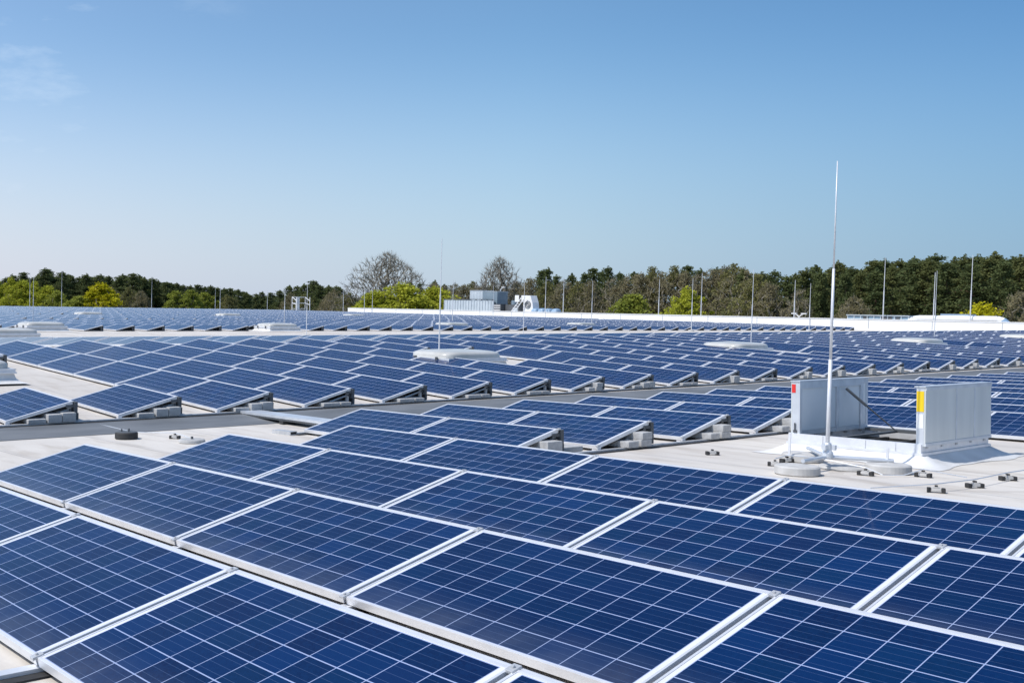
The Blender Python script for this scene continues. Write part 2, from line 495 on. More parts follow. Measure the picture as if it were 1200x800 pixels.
# low roof edge on the far side, white parapet along the north side
ed = MB()
for i in range(12):
    y0, y1 = YS + (YN-YS)*i/12, YS + (YN-YS)*(i+1)/12
    ed.box(XW-.32, y0+.003, zt+.002, XW+.06, y1-.003, Z0-1.03)
ed.box(XW-.32, YN+.01, zt+.002, -120.2, YN+.34, Z0-1.05)
hchild(ed, "roof_edge", M_WPAINT)
pp = MB()
for i in range(26):
    x0, x1 = -120 + 137*i/26, -120 + 137*(i+1)/26
    pp.box(x0+.002, YN+.01, zt+.002, x1-.002, YN+.34, Z0-.50)
for i in range(26):
    x0, x1 = -120 + 137*i/26, -120 + 137*(i+1)/26
    pp.box(x0+.004, YN-.05, Z0-.495, x1-.004, YN+.40, Z0-.44)
hchild(pp, "parapet", M_WPAINT)
pp = MB()
for i in range(1, 26):
    x0 = -120 + 137*i/26
    pp.box(x0-.04, YN-.004, zt+.6, x0+.04, YN+.006, Z0-.50)
hchild(pp, "cover_strip", M_ALU_D)
gt = MB()
rows = []
for y in [YS + (YN-YS)*i/60 for i in range(61)]:
    x0 = -13.13 - YAW*(y-5.19)*.5; x1 = -12.20 - YAW*.6*(y-5.19)
    rows.append([(x0, y, Z0+zr(x0, y)+.005), (-12.7-YAW*(y-5.19)*.5, y, Z0+zr(-12.7-YAW*(y-5.19)*.5, y)+.007), (x1, y, Z0+zr(x1, y)+.005)])
gt.grid(rows)
hchild(gt, "gutter", M_GUTTER)

# neighbouring flat hall behind the parapet
nb = empty("adjacent_hall", T((-50, 115, 0)), "lower flat hall hidden behind the white parapet, carrying the roof machines", "building")
NI = nb.matrix_world.inverted()
q = MB(); q.box(-125, 100.6, 0, 20, 130, Z0-1.7); q.build("wall", M_WALL, nb, NI)
q = MB(); q.box(-124.9, 100.7, Z0-1.697, 19.9, 129.9, Z0-1.5); q.build("roof", M_ROOF, nb, NI)

# ------------------------------------------------------------------ solar panels
FZ = .042
def panel_meshes():
    fr = MB()
    lip = .012
    fr.box(0, 0, 0, L, lip, FZ); fr.box(0, W-lip, 0, L, W, FZ)
    fr.box(0, lip+.0005, 0, lip, W-lip-.0005, FZ); fr.box(L-lip, lip+.0005, 0, L, W-lip-.0005, FZ)
    f = fr.mesh("frame", M_ALU, bevel=.0012)
    gl = MB()
    z1, z0 = FZ-.0015, FZ-.008
    a, b, c, d = (lip+.001, lip+.001), (L-lip-.001, lip+.001), (L-lip-.001, W-lip-.001), (lip+.001, W-lip-.001)
    gl.face([(*p, z1) for p in (a, b, c, d)], [(0,0),(1,0),(1,1),(0,1)])
    gl.face([(*p, z0) for p in (d, c, b, a)], [(-1,-1)]*4)
    for p, q_ in ((a,b),(b,c),(c,d),(d,a)):
        gl.face([(*p, z0), (*q_, z0), (*q_, z1), (*p, z1)], [(-1,-1)]*4)
    gmesh = gl.mesh("cell_glass", M_CELL)
    cm = MB()
    cm.box(-.028, -.02, FZ-.006, .006, .03, FZ+.006); cm.tube((-.011, .005, FZ+.006), (-.011, .005, FZ+.014), .007, n=8)
    cl_ = cm.mesh("clamp", M_ALU_D, bevel=.0015)
    return f, gmesh, cl_
ME_FRAME, ME_GLASS, ME_CLAMP = panel_meshes()

proto = empty("solar_panel", Matrix.Identity(4))
link("frame", ME_FRAME, None, proto)
link("cell_glass", ME_GLASS, None, proto)
_first = [True]
n_ind = 0
def panel(SM, u, v, label, group, clamps=False):
    """one solar panel: low left corner at (u, v) of a section frame"""
    global n_ind
    n_ind += 1
    M = SM @ T((u, v, 0)) @ RX(TH) @ T((0, 0, -FZ))
    if _first[0]:
        r = proto; _first[0] = False
    else:
        r = proto.copy(); COL.objects.link(r)
        for ch in PROTO_PARTS:
            c = ch.copy(); COL.objects.link(c); c.parent = r
    r.matrix_world = M
    tag(r, label, "solar panel", group)
    if clamps:
        for yy in (W-.012, .0):
            link("clamp", ME_CLAMP, None, r, T((L+.0222, yy, 0)))
    return r
PROTO_PARTS = list(proto.children)

far = MB()        # panels past the first three hundred: one object
far_rack = MB()
def far_panel(SM, u, v):
    M = SM @ T((u, v, 0)) @ RX(TH)
    c = [M @ Vector(p) for p in ((0,0,0),(L,0,0),(L,W,0),(0,W,0))]
    d = [M @ Vector(p) for p in ((0,0,-FZ),(L,0,-FZ),(L,W,-FZ),(0,W,-FZ))]
    far.face(c, [(0,0),(1,0),(1,1),(0,1)])
    far.face(d[::-1], [(-1,-1)]*4)
    for i in range(4):
        j = (i+1) % 4
        far.face([d[i], d[j], c[j], c[i]], [(0,0)]*4)
def far_rackrow(SM, ua, ub, v):
    v1 = v + W*CT
    Mx = SM
    far_rack.box(ua, v1+.045, -.06, ub, v1+.06, W*ST-.02, Mx)
    far_rack.box(ub-.08, v1-.06, -.065, ub-.03, v1+.03, W*ST-.05, Mx)

# racks under the rows
def rack_meshes(n, long_end=True):
    """carrier of one row of n panels; local: x from 0 to the row length, y across, z=0 at the low edge of the modules"""
    Lr = n*PITCH_U - .0222
    zh, vh = W*ST, W*CT
    bp = MB()
    bp.box(.0, vh+.050, -.05, Lr, vh+.053, zh-.015, None)
    bp = bp.mesh("back_plate", M_DARK)
    fl = MB()
    Mt = RX(TH)
    fl.box(0, W+.002, -.012, Lr, W+.016, -.003, Mt)
    fl.box(0, W+.0165, -.030, Lr, W+.019, -.003, Mt)
    fl = fl.mesh("top_flange", M_ALU)
    po = MB()
    po.box(Lr-.075, vh-.045, -.045, Lr-.035, vh+.005, zh-.055)
    po.box(Lr-.09, vh-.07, -.058, Lr-.02, vh+.04, -.0455)
    po = po.mesh("rear_post", M_ALU_D)
    br = MB()
    br.box(Lr-.10, vh-.10, zh-.085, Lr+.012, vh+.048, zh-.048)
    br.box(Lr-.085, vh+.02, zh-.17, Lr+.02, vh+.075, zh-.012)
    br.box(Lr-.06, vh+.056, -.04, Lr+.004, vh+.10, zh-.17)
    br.tube((Lr-.06, vh-.02, zh-.12), (Lr-.0, vh-.02, zh-.12), .014, n=8)
    br = br.mesh("hinge_bracket", M_DKGREY, bevel=.002)
    ft = MB()
    ft.box(Lr-.08, .015, -.062, Lr-.02, .095, -.0435)
    ft.box(Lr+.001, -.01, -.058, Lr+.018, .05, -.015)
    ft = ft.mesh("front_foot", M_ALU)
    stt = MB()
    stt.tube((Lr-.055, .40, -.035), (Lr-.055, vh-.04, .10), .016, n=8)
    stt = stt.mesh("diagonal_strut", M_ALU_D)
    return [("back_plate", bp), ("top_flange", fl), ("rear_post", po), ("hinge_bracket", br), ("front_foot", ft), ("diagonal_strut", stt)]
_rk = {}
def rack(SM, ua, v, n, label, group, end=True):
    if n not in _rk: _rk[n] = rack_meshes(n)
    r = empty("mounting_rack", SM @ T((ua, v, 0)), label, "panel rack", group)
    for nm, me_ in _rk[n]:
        if not end and nm not in ("back_plate", "top_flange"): continue
        link(nm, me_, None, r)
    return r

# ballast blocks
_bk = {}
def ballast(SM, u, v, z, sx, sy, sz, label, rot=0.0, group="concrete ballast blocks at the row ends"):
    key = (round(sx, 3), round(sy, 3), round(sz, 3))
    if key not in _bk:
        b = MB(); b.box(-sx/2, -sy/2, 0, sx/2, sy/2, sz)
        _bk[key] = b.mesh("ballast_block", M_CONC, bevel=.008)
    o = link("ballast_block", _bk[key], None, None, SM @ T((u, v, z)) @ RZ(rot))
    tag(o, label, "ballast block", group)
    return o

random.seed(4)
G_ALL = "blue solar panels in rows on the roof"
G_RACK = "aluminium racks under the panel rows"
ROWNAME = {0: "front", 1: "second", 2: "third", 3: "fourth"}
# --- foreground section: four long rows
U0 = {0: 5.5593-2*PITCH_U, 1: 2.1826, 2: 2.1518, 3: 2.1216}
for k in range(4):
    n = 7
    for i in range(n):
        panel(A1, U0[k]+i*PITCH_U, k*P1, "deep blue solar panel, %s from the left in the %s row from the camera" % (ordn(i+1), ROWNAME[k]), G_ALL, clamps=True)
    rack(A1, U0[k], k*P1, n, "long aluminium rack carrying the %s panel row from the camera" % (ordn(k+1)), G_RACK, end=True)

def seg_label(sec, k, i):
    if sec == 1:
        return "blue solar panel before the grey gutter, %s in the %s row counted from the camera" % (ordn(i+1), ordn(k+1))
    return "blue solar panel %s up from the gutter in its %s row from the left" % (ordn(i+1), ordn(k+1))

S1_IND = 20
def s1_segments():
    """(row, v, u start, panels)"""
    out = []
    for k in range(4, 59):
        v = k*P1
        ph = (k-4) % 8
        short = ph < 4
        n = 2 if short else 7
        vv = v if k < 8 else v + .30
        u = .385 - .01*min(k-4, 30)
        out.append((k, vv, u, n))
        if short: out.append((k, vv, u + 5*PITCH_U, 3))
    return out
for k, v, u, n in s1_segments():
    xw = (A1 @ Vector((u, v, 0)))
    if xw.y > 97: continue
    if k <= S1_IND:
        first = 0 if u < 2 else 5
        for i in range(n):
            panel(A1, u+i*PITCH_U, v, seg_label(1, k, i+first), G_ALL, clamps=(k < 8))
        rack(A1, u, v, n, "%s rack of the %s panel row from the camera, before gutter" % ("exposed" if n == 2 else "partly hidden" if first == 0 else "far right", ordn(k+1)), G_RACK)
    else:
        for i in range(n): far_panel(A1, u+i*PITCH_U, v)
        far_rackrow(A1, u, u+n*PITCH_U-.02, v)

# --- middle section beyond the gutter
S2_IND = 30
for k in range(-3, 55):
    v = k*P2
    yw = (B2 @ Vector((0, v, 0))).y
    if yw > 96.5: continue
    if k in (0, 1): segs = [(0, 1), (4, 2)]
    elif k > 1 and k % 8 in (0, 1): segs = [(0, 2), (4, 2)]
    else: segs = [(0, 6)]
    for s, n in segs:
        ua = -(s+n)*PITCH_U + .0222
        if 0 <= k <= S2_IND:
            for i in range(n):
                panel(B2, -(s+i+1)*PITCH_U + .0222, v, seg_label(2, k, s+i), G_ALL)
            rack(B2, ua, v, n, "rack of the %s panel row from the left, %s" % (ordn(k+1), "ending at the gutter" if s == 0 else "starting behind a skylight bay"), G_RACK)
        else:
            for i in range(n): far_panel(B2, -(s+i+1)*PITCH_U + .0222, v)
            far_rackrow(B2, ua, -s*PITCH_U, v)

# --- farther sections: all in one object
SKY = [(-18.15, 18.6, "white domed skylight with red and yellow stickers in the middle panel field", True),
       (-18.3, 6.05, "white skylight in the bare bay at the left edge", False),
       (-19.0, 32.25, "white skylight in the middle field below the right tree line", False),
       (-19.5, 46.3, "low white skylight among the panels at the right, before the parapet", False),
       (-20.7, 60.3, "farthest white skylight at the right edge of the middle field", False),
       (-38.6, 15.2, "white skylight on the open walkway at the far left", False),
       (-38.7, 12.6, "second white skylight on the open walkway, cut by the left edge", False),
       (-45.3, 19.4, "white skylight beyond the walkway near the left edge", False),
       (-45.2, 32.8, "white skylight beyond the walkway, left of the white guard rail", False),
       (-48.2, 48.9, "white skylight beyond the walkway, below the blue plant units", False),
       (-50.0, 64.2, "white skylight beyond the walkway before the middle of the parapet", False),
       (-72.8, 35.0, "small far skylight near the left forest", False),
       (-73.8, 48.4, "small far skylight before the olive trees", False),
       (-78.5, 66.2, "small far skylight just left of the parapet end", False)]
def clear_of_skylights(p):
    return all(abs(p.x-a) > 1.75 or abs(p.y-b) > 1.75 for a, b, _, _ in SKY)
def section_matrix(x0, y0, x1):
    """frame with local u along +x from x1 (far) to x0 (near end), lying on the roof"""
    slope = math.atan2(zr(x0, y0) - zr(x1, y0), x0 - x1)
    M = T((x0, y0, Z0 + zr(x0, y0) + LIFT)) @ RZ(YAW) @ RY(-slope)
    return M
FAR = [(-25.7, -32.6, 4, None), (-44.6, -56.3, 7, (2, 3)), (-58.0, -69.8, 7, None), (-71.6, -83.4, 7, (3, 4)), (-85.2, -97.0, 7, None),
       (-98.8, -110.6, 7, (3, 4)), (-112.4, -120.8, 5, None), (-122.4, -131.0, 5, None)]
for x0, x1, n, bay in FAR:
    for k in range(0, 60):
        y = 2.0 + k*1.6839 + (.8 if x0 < -40 else 0)
        xx = x0 - YAW*(y-5.19)
        if y > 96.5 or y < .31*abs(x0) - 6: continue
        SM = section_matrix(xx, y, xx-(x0-x1))
        ph = k % 8
        run = []
        for i in range(n+1):
            ok = i < n and clear_of_skylights(SM @ Vector((-(i+.5)*PITCH_U, .48, 0)))
            if ok:
                far_panel(SM, -(i+1)*PITCH_U + .0222, 0); run.append(i)
            elif run:
                if x0 < -30: far_rackrow(SM, -(run[-1]+1)*PITCH_U, -run[0]*PITCH_U - .01, 0); run = []
o = far.build("distant_solar_panels", M_FAR)
tag(o, "far field of blue solar panels reaching to the roof edge", "solar panels", kind="stuff")
o = far_rack.build("distant_panel_racks", M_DKGREY)
tag(o, "dark rack ends under the far field of panels", "panel racks", kind="stuff")
print("individual panels", n_ind)

# --- base rails and mats
def base_rail(SM, u, v0, v1, label, rm_=None):
    r = empty("base_rail", SM @ T((u, v0, -LIFT)), label, "rail")
    a = MB(); a.box(-.03, 0, .0100, .03, v1-v0, .0265); a.build("rail", rm_ or M_ALU_D, r, bevel=0)
    a = MB(); a.box(-.055, -.02, .004, .09, v1-v0+.02, .0095); a.build("mat_strip", M_RUBBER, r)
    return r
base_rail(B2, .045, -2, 50*P2, "long thin rail on black mat joining row ends along the grey gutter")
base_rail(A1, .385+2*PITCH_U+.02, 4*P1-.1, 8*P1+.05, "thin rail on black mat under the short rows beside the smoke vent")
base_rail(A1, .34, 4*P1-.1, 30*P1, "thin rail under the left row ends before the gutter")
for j, nm in ((0, "leftmost"), (1, "second"), (2, "third"), (3, "fourth")):
    base_rail(A1, 2.1826+j*PITCH_U+.01+(1.672*0), -1.9, 4*P1, "%s rail running out beneath the nearest panel row" % nm, M_ALU)

# --- ballast at row ends
def blocks_for(SM, u_end, v, k, sec, pat):
    where = "row %s" % ordn(k+1)
    tail = "in the %s row %s" % (ordn(k+1), "beyond the gutter" if sec == 2 else "from the camera")
    zb = -LIFT+.0275
    if pat == 0:
        ballast(SM, u_end-.12, v+.42, zb, .40, .26, .055, "low flat ballast block, front one %s" % tail)
        ballast(SM, u_end-.10, v+.665, zb, .42, .20, .112, "tall ballast block, middle one %s" % tail)
        ballast(SM, u_end-.10, v+.875, zb, .42, .20, .125, "tall ballast block, rear one %s" % tail)
    elif pat == 1:
        ballast(SM, u_end-.08, v+.50, zb, .36, .34, .055, "thin ballast slab, front one %s" % tail)
        ballast(SM, u_end-.08, v+.80, zb, .36, .22, .055, "thin ballast slab, rear one %s" % tail)
    elif pat == 2:
        ballast(SM, u_end-.06, v+.50, zb, .36, .19, .07, "small ballast block, front one %s" % tail)
        ballast(SM, u_end-.06, v+.74, zb, .36, .20, .08, "small ballast block, lower rear one %s" % tail)
        ballast(SM, u_end-.06, v+.75, zb+.0815, .36, .20, .08, "small ballast block, stacked upper one %s" % tail, .05)
    elif pat == 3:
        ballast(SM, u_end-.05, v+.77, zb, .34, .24, .155, "chunky tall ballast block %s" % tail)
for k in range(0, S2_IND+1):
    pat = {0: 0, 1: 0, 2: 0, 3: 1, 4: 1, 5: 1, 6: 1, 7: 2, 8: 0, 9: 1}.get(k, random.choice((1, 2, 3, 3)))
    blocks_for(B2, .0, k*P2, k, 2, pat)
ue = .385+2*PITCH_U-.02
for k, pat in ((4, 3), (5, 2), (6, 2), (7, 2)):
    blocks_for(A1, ue, k*P1, k, 1, pat)
ballast(A1, ue-.25, 4*P1+1.28, -LIFT+.012, .36, .40, .06, "thin ballast slab lying between the short rows before the smoke vent")
for k in (12, 13, 14, 15):
    blocks_for(A1, ue-.08, k*P1+.3, k, 1, 2)

# ------------------------------------------------------------------ smoke vent with its two flaps standing open
DU, DV = .12, -.25
HV0, HV1, HU0, HU1 = 10.30, 11.90, 4.85, 6.18
hv = empty("smoke_vent", A1 @ T((5.51+DU, 11.27+DV, -LIFT)), "open smoke vent with two upright grey flaps on its white curb", "smoke vent")
IO = T((-5.51, -11.27, 0))
def hbuild(mb, name, mt, parent=hv, **k): return mb.build(name, mt, parent, IO if parent is hv else None, **k)
cb = MB()
N = 40
def curb_ring(off, z, wav=0.0):
    pts = []
    for i in range(N):
        t = i/N*4
        side, f = int(t), t-int(t)
        x0, x1, y0, y1 = HU0+.05-off, HU1-.05+off, HV0+.05-off, HV1-.05+off
        p = ((x0+(x1-x0)*f, y0), (x1, y0+(y1-y0)*f), (x1-(x1-x0)*f, y1), (x0, y1-(y1-y0)*f))[side]
        w = wav*math.sin(i*1.9)*.5 + wav*math.sin(i*.73+1)
        cx, cy = (HU0+HU1)/2, (HV0+HV1)/2
        d = Vector((p[0]-cx, p[1]-cy)).normalized()
        pts.append((p[0]+d.x*w, p[1]+d.y*w, z))
    pts.append(pts[0])
    return pts
cb.grid([curb_ring(.33, .004, .05), curb_ring(.24, .016, .03), curb_ring(.17, .045, .02), curb_ring(.11, .085, .006), curb_ring(.06, .125)])
hbuild(cb, "curb", M_WHITE, smooth=True)
rf = MB()
a, b, c, d = HU0-.02, HU1+.02, HV0-.02, HV1+.02
for z0, z1, o_ in ((.105, .130, .02), (.131, .222, 0.0)):
    rf.box(a-o_, c-o_, z0, b+o_, c+.05, z1); rf.box(a-o_, d-.05, z0, b+o_, d+o_, z1)
    rf.box(a-o_, c+.051, z0, a+.05, d-.051, z1); rf.box(b-.05, c+.051, z0, b+o_, d-.051, z1)
for yy in (HV0-.0225, ):
    for xx in (HU0+.35, HU0+.80, HU0+1.1):
        rf.box(xx, yy-.006, .135, xx+.008, yy, .22)
hbuild(rf, "rim_frame", M_ALU)
gz = MB()
gz.box(HU0+.06, HV0+.06, .07, HU1-.06, HV1-.06, .085)
for i in range(1, 4):
    xx = HU0 + (HU1-HU0)*i/4
    gz.box(xx-.02, HV0+.06, .086, xx+.02, HV1-.06, .12)
hbuild(gz, "shaft_grating", M_DARK)
def flap(uc, inward, redtag):
    """a flap turned up on its hinge; inward = +1 when its inner face looks to +u"""
    f = empty("flap", T((uc-5.51, 0, .19)))
    f.parent = hv; f.matrix_basis = T((uc-5.51, HV0-11.27, .20))
    h, t, ln = .605, .10, HV1-HV0
    body = MB()
    body.box(-t/2, 0, .0, -t/2+.012, ln, h) if inward > 0 else body.box(t/2-.012, 0, .0, t/2, ln, h)
    body.build("inner_sheet" if False else "outer_sheet", M_FLAPOUT, f)
    fr = MB()
    fr.box(-t/2+.013, 0, 0, t/2-.013, .05, h); fr.box(-t/2+.013, ln-.05, 0, t/2-.013, ln, h)
    fr.box(-t/2+.013, .051, 0, t/2-.013, ln-.051, .05); fr.box(-t/2+.013, .051, h-.055, t/2-.013, ln-.051, h)
    fr.box(-t/2-.004, -.012, h+.001, t/2+.004, ln+.012, h+.012)
    s = 1 if inward > 0 else -1
    if inward > 0:
        for y0, y1 in ((-.012, .05), (ln-.20, ln-.14), (ln*.52, ln*.52+.05)):
            fr.box(t/2-.0125, max(y0, .0), .0, t/2-.001, y1, h)
        fr.box(t/2-.0125, .051, h-.08, t/2-.0012, ln*.52-.001, h); fr.box(t/2-.0125, ln*.52+.051, h-.08, t/2-.0012, ln-.201, h)
    else:
        for y0 in (ln*.44, ln*.72):
            fr.box(t/2+.0005, y0, .02, t/2+.004, y0+.03, h-.03)
        fr.box(t/2+.0005, 0, 0, t/2+.008, ln, .03); fr.box(t/2+.0005, 0, h-.03, t/2+.008, ln, h)
    fr.build("flap_frame", M_GALV, f)
    ins = MB()
    ins.box(-t/2+.0135, .052, .052, t/2-.016, ln-.052, h-.057) if inward > 0 else ins.box(-t/2+.016, .052, .052, t/2-.0135, ln-.052, h-.057)
    ins.build("inner_panel", M_FLAPIN, f)
    if redtag:
        st_ = MB(); st_.box(-.042, -.0035, h-.125, .0, -.0005, h-.03); st_.build("red_sticker", M_RED, f)
        lk = MB(); lk.tube((.0, -.014, .06), (.0, -.014, .14), .008); lk.box(-.02, -.012, .03, .02, -.001, .06); lk.build("latch", M_DKGREY, f)
    else:
        st_ = MB(); st_.box(-.034, -.0035, h-.25, .034, -.0005, h-.04); st_.build("yellow_sticker", M_YEL, f)
        st_ = MB(); st_.box(-.034, -.0035, h-.42, .030, -.0005, h-.275); st_.build("white_sticker", M_PAPER, f)
    for yy in (.1, .45, .8, 1.15, 1.5):
        hg = MB(); hg.tube((0, yy-.04, -.012), (0, yy+.04, -.012), .014); hg.box(-.03, yy-.02, -.03, .03, yy+.02, .0)
        hg.build("hinge", M_ALU_D, f)
    return f
flap(HU0+.04, 1, True)
flap(HU1+.0, -1, False)
sb = MB(); sb.tube((4.96-5.51, 10.30+1.0-11.27, .70), (5.36-5.51, 11.68-11.27, .20), .011, .007, n=8)
sb.tube((4.96-5.51, 10.30+1.0-11.27, .70), (-.39, .182, .50), .016, .016, n=8)
sb.build("gas_strut", M_DKGREY, hv)
sb = MB(); sb.box(5.0-5.51, 11.68-11.27, .191, 6.1-5.51, 11.78-11.27, .225); sb.box(5.3-5.51, 10.5-11.27, .191, 5.36-5.51, 11.68-11.27, .215)
sb.build("cross_bar", M_DKGREY, hv)
# membrane tongue in front of the curb
# ------------------------------------------------------------------ main lightning rod on its tripod
TU, TV = .29, -.63
pb = A1 @ Vector((5.63+TU, 9.56+TV, -LIFT))
lr = empty("lightning_rod", T(pb), "tall thick white lightning rod on a tripod before the open smoke vent", "lightning rod")
lean = (-0.003*.571, -.003*.8206)
def lp(z): return (lean[0]*z, lean[1]*z, z)
pm = MB()
pm.tube(lp(.12), lp(1.1), .0185, .018, 12); pm.tube(lp(1.1), lp(2.0), .0135, .0125, 12); pm.tube(lp(2.0), lp(3.06), .0085, .005, 10)
pm.build("mast", M_PIPE, lr, smooth=True)
pm = MB(); pm.lathe([(.05, .11), (.055, .13), (.055, .17), (.035, .20), (.035, .26), (.028, .27)], 14)
for a_ in range(3):
    t = a_*2.094+.5
    pm.box(math.cos(t)*.055-.02, math.sin(t)*.055-.02, .20, math.cos(t)*.055+.02, math.sin(t)*.055+.02, .25)
pm.build("socket", M_GALV, lr, bevel=.002)
FEET = [(5.64, 8.98), (6.08, 9.84), (5.15, 10.02)]
for fx, fy in FEET:
    e = Vector((fx-5.62, fy-9.48, .125))
    lg = MB()
    d_ = e.normalized(); sd_ = Vector((-d_.y, d_.x, 0))
    lg.tube((0, 0, .13), e, .020, .020, 8); lg.build("tripod_leg", M_GALV, lr)
for i, (fx, fy, hh) in enumerate(((5.0, 9.93, .28), (5.12, 9.70, .30), (6.04, 9.80, .25))):
    sg = MB(); sg.box(fx-5.62-.012, fy-9.48-.004, .06, fx-5.62+.012, fy-9.48+.004, hh); sg.build("stay_strip", M_ALU, lr)
DISC = MB(); DISC.lathe([(.185, 0), (.20, .012), (.20, .075), (.185, .088), (.05, .097)], 36)
ME_DISC = DISC.mesh("concrete_foot", M_CONC_L)
for (fx, fy), nm in zip(FEET, ("left pale concrete disc under the tripod nearest the camera", "right pale concrete disc under the tripod by the curb corner", "rear pale concrete disc under the tripod beside the left flap")):
    tag(link("concrete_foot", ME_DISC, None, None, A1 @ T((fx+TU, fy+TV, -LIFT))), nm, "concrete foot", "pale concrete discs of the tripod")
DISC2 = MB(); DISC2.lathe([(.23, 0), (.24, .01), (.235, .03), (.08, .04)], 36)
tag(DISC2.build("concrete_foot", M_CONC_L, None, A1 @ T((5.70+TU, 9.78+TV, -LIFT))), "flat pale disc lying between the tripod feet", "concrete foot")

# conductor holders: small white clips on black feet, with the wire they carry
hm = MB(); hm.box(-.02, -.04, 0, .02, .04, .055)
ME_HFOOT = hm.mesh("black_foot", M_RUBBER, bevel=.008)
hm = MB(); hm.box(-.046, -.035, .016, .046, .035, .052); hm.box(-.03, -.03, .055, .03, .03, .066)
ME_HBODY = hm.mesh("clip_body", M_CONC_L, bevel=.012)
hm = MB(); hm.box(-.015, -.02, .066, .015, .02, .085)
ME_HCLIP = hm.mesh("clip", M_RUBBER, bevel=.003)
HOLD = [(4.60, 9.08, .9, "beside the short panel rows, left of the smoke vent"), (5.486, 8.76, .5, "left of the front concrete disc"),
        (5.40, 9.15, 1.1, "just behind the front concrete disc"), (6.336, 8.83, .15, "before the right concrete disc"),
        (6.70, 9.17, .1, "before the white curb corner"), (7.186, 8.25, .4, "at the panel edge on the right"),
        (7.259, 8.83, .9, "on the right, nearer of two in line"), (7.244, 9.59, .9, "on the right, farther of two in line"),
        (-.107, 4.946, .6, "beside the gutter at the left"), (3.95, 7.3, .7, "at the end of the sixth row rail")]
for hu, hv_, an, lab in HOLD:
    r = empty("conductor_holder", A1 @ T((hu, hv_, -LIFT)) @ RZ(an) @ Matrix.Diagonal((.78, .78, .75, 1)), "small black and white conductor holder " + lab, "wire holder", "conductor holders on the membrane")
    link("black_foot", ME_HFOOT, None, r, T((-.068, 0, 0))); link("black_foot", ME_HFOOT, None, r, T((.068, 0, 0))); link("clip_body", ME_HBODY, None, r); link("clip", ME_HCLIP, None, r)
def wire(pts, label, rr=.005, SM=A1):
    w_ = MB()
    P = [SM @ Vector((a_, b_, -LIFT + c_)) for a_, b_, c_ in pts]
    # soften with midpoints
    for a_, b_ in zip(P, P[1:]): w_.tube(a_, b_, rr, n=6)
    tag(w_.build("conductor_wire", M_GALV), label, "wire")
wire([(6.90, 7.70, .05), (7.186, 8.25, .075), (7.259, 8.83, .075), (7.244, 9.59, .075), (7.24, 11.0, .05), (7.2, 13.3, .03)], "thin grey wire through the two holders at the right")
wire([(5.486, 8.76, .075), (5.40, 9.15, .075), (5.85, 8.85, .12), (6.336, 8.83, .075), (6.48, 8.86, .02), (6.6, 9.0, .02), (6.70, 9.17, .075), (7.0, 9.35, .02)], "thin grey wire round the tripod feet before the curb")
wire([(-1.95, 4.75, .06), (-1.0, 4.85, .012), (-.107, 4.946, .075), (.367, 4.98, .02)], "pale wire crossing the gutter to the holder at the left")

# black and grey disc weights at the left by the gutter
wb = empty("disc_weight", A1 @ T((-.44, 4.44, -LIFT)), "round black rubber weight by the gutter at the left", "roof weight")
x_ = MB(); x_.lathe([(.135, 0), (.145, .01), (.145, .072), (.135, .085)], 32); x_.build("weight_body", M_RUBBER, wb)
x_ = MB(); x_.lathe([(.133, .0855), (.115, .093)], 32)
for a_ in (0, 2.1, 4.2): x_.tube((.06*math.cos(a_), .06*math.sin(a_), .093), (.06*math.cos(a_), .06*math.sin(a_), .125), .010)
x_.build("lid", M_DKGREY, wb)
wg = empty("disc_weight", A1 @ T((.38, 4.90, -LIFT)), "flat grey ribbed disc weight beside the third panel row", "roof weight")
x_ = MB(); x_.lathe([(.155, 0), (.165, .008), (.16, .035), (.145, .045)], 32)
x_.build("weight_body", M_CONC, wg)
x_ = MB(); x_.tube((0, 0, .04), (0, 0, .075), .016); x_.build("knob", M_DKGREY, wg)

# cable tray across the gutter
def tray(u0, v0, u1, v1, w, z0, z1, label):
    a_, b_ = A1 @ Vector((u0, v0, z0-LIFT)), A1 @ Vector((u1, v1, z1-LIFT))
    d_ = b_-a_; ln = d_.length
    M = T(a_) @ d_.to_track_quat('X', 'Z').to_matrix().to_4x4()
    r = empty("cable_tray", M, label, "cable tray")
    c_ = MB(); c_.box(0, -w/2, .062, ln, w/2, .066); c_.box(0, -w/2-.004, .03, ln, -w/2, .066); c_.box(0, w/2, .03, ln, w/2+.004, .066)
    c_.build("cover", M_GALV, r)
    c_ = MB(); c_.box(0.02, -w/2+.01, .0, ln-.02, w/2-.01, .004); c_.box(0.02, -w/2-.001, .0, ln-.02, -w/2+.003, .029)
    n_ = int(ln/.05)
    for i in range(n_): c_.box(.02+i*.05, -w/2-.003, .004, .045+i*.05, -w/2-.0012, .029)
    c_.build("side_rail", M_DKGREY, r)
    for xx in (.15, ln*.5, ln-.15):
        p_ = MB(); p_.box(xx-.05, -w/2-.03, -.045, xx+.05, w/2+.03, -.001); p_.build("support_pad", M_RUBBER, r)
    return r
tray(-2.15, 7.42, .34, 7.34, .34, .05, .05, "light grey covered cable tray bridging the gutter to the panels")
tg = empty("duct_end", A1 @ T((.16, 6.42, -LIFT)) @ RZ(.1), "small open metal duct end lying beside the fourth row", "duct end")
x_ = MB(); x_.box(-.14, -.06, 0, .22, .06, .012); x_.box(-.14, -.06, .0125, .22, -.05, .05); x_.box(-.14, .05, .0125, .22, .06, .05); x_.box(-.139, -.0495, .044, .22, .0495, .05); x_.build("duct_shell", M_ALU_D, tg)
x_ = MB(); x_.box(-.10, -.045, .014, .21, .045, .04); x_.build("cable_bundle", M_RUBBER, tg)

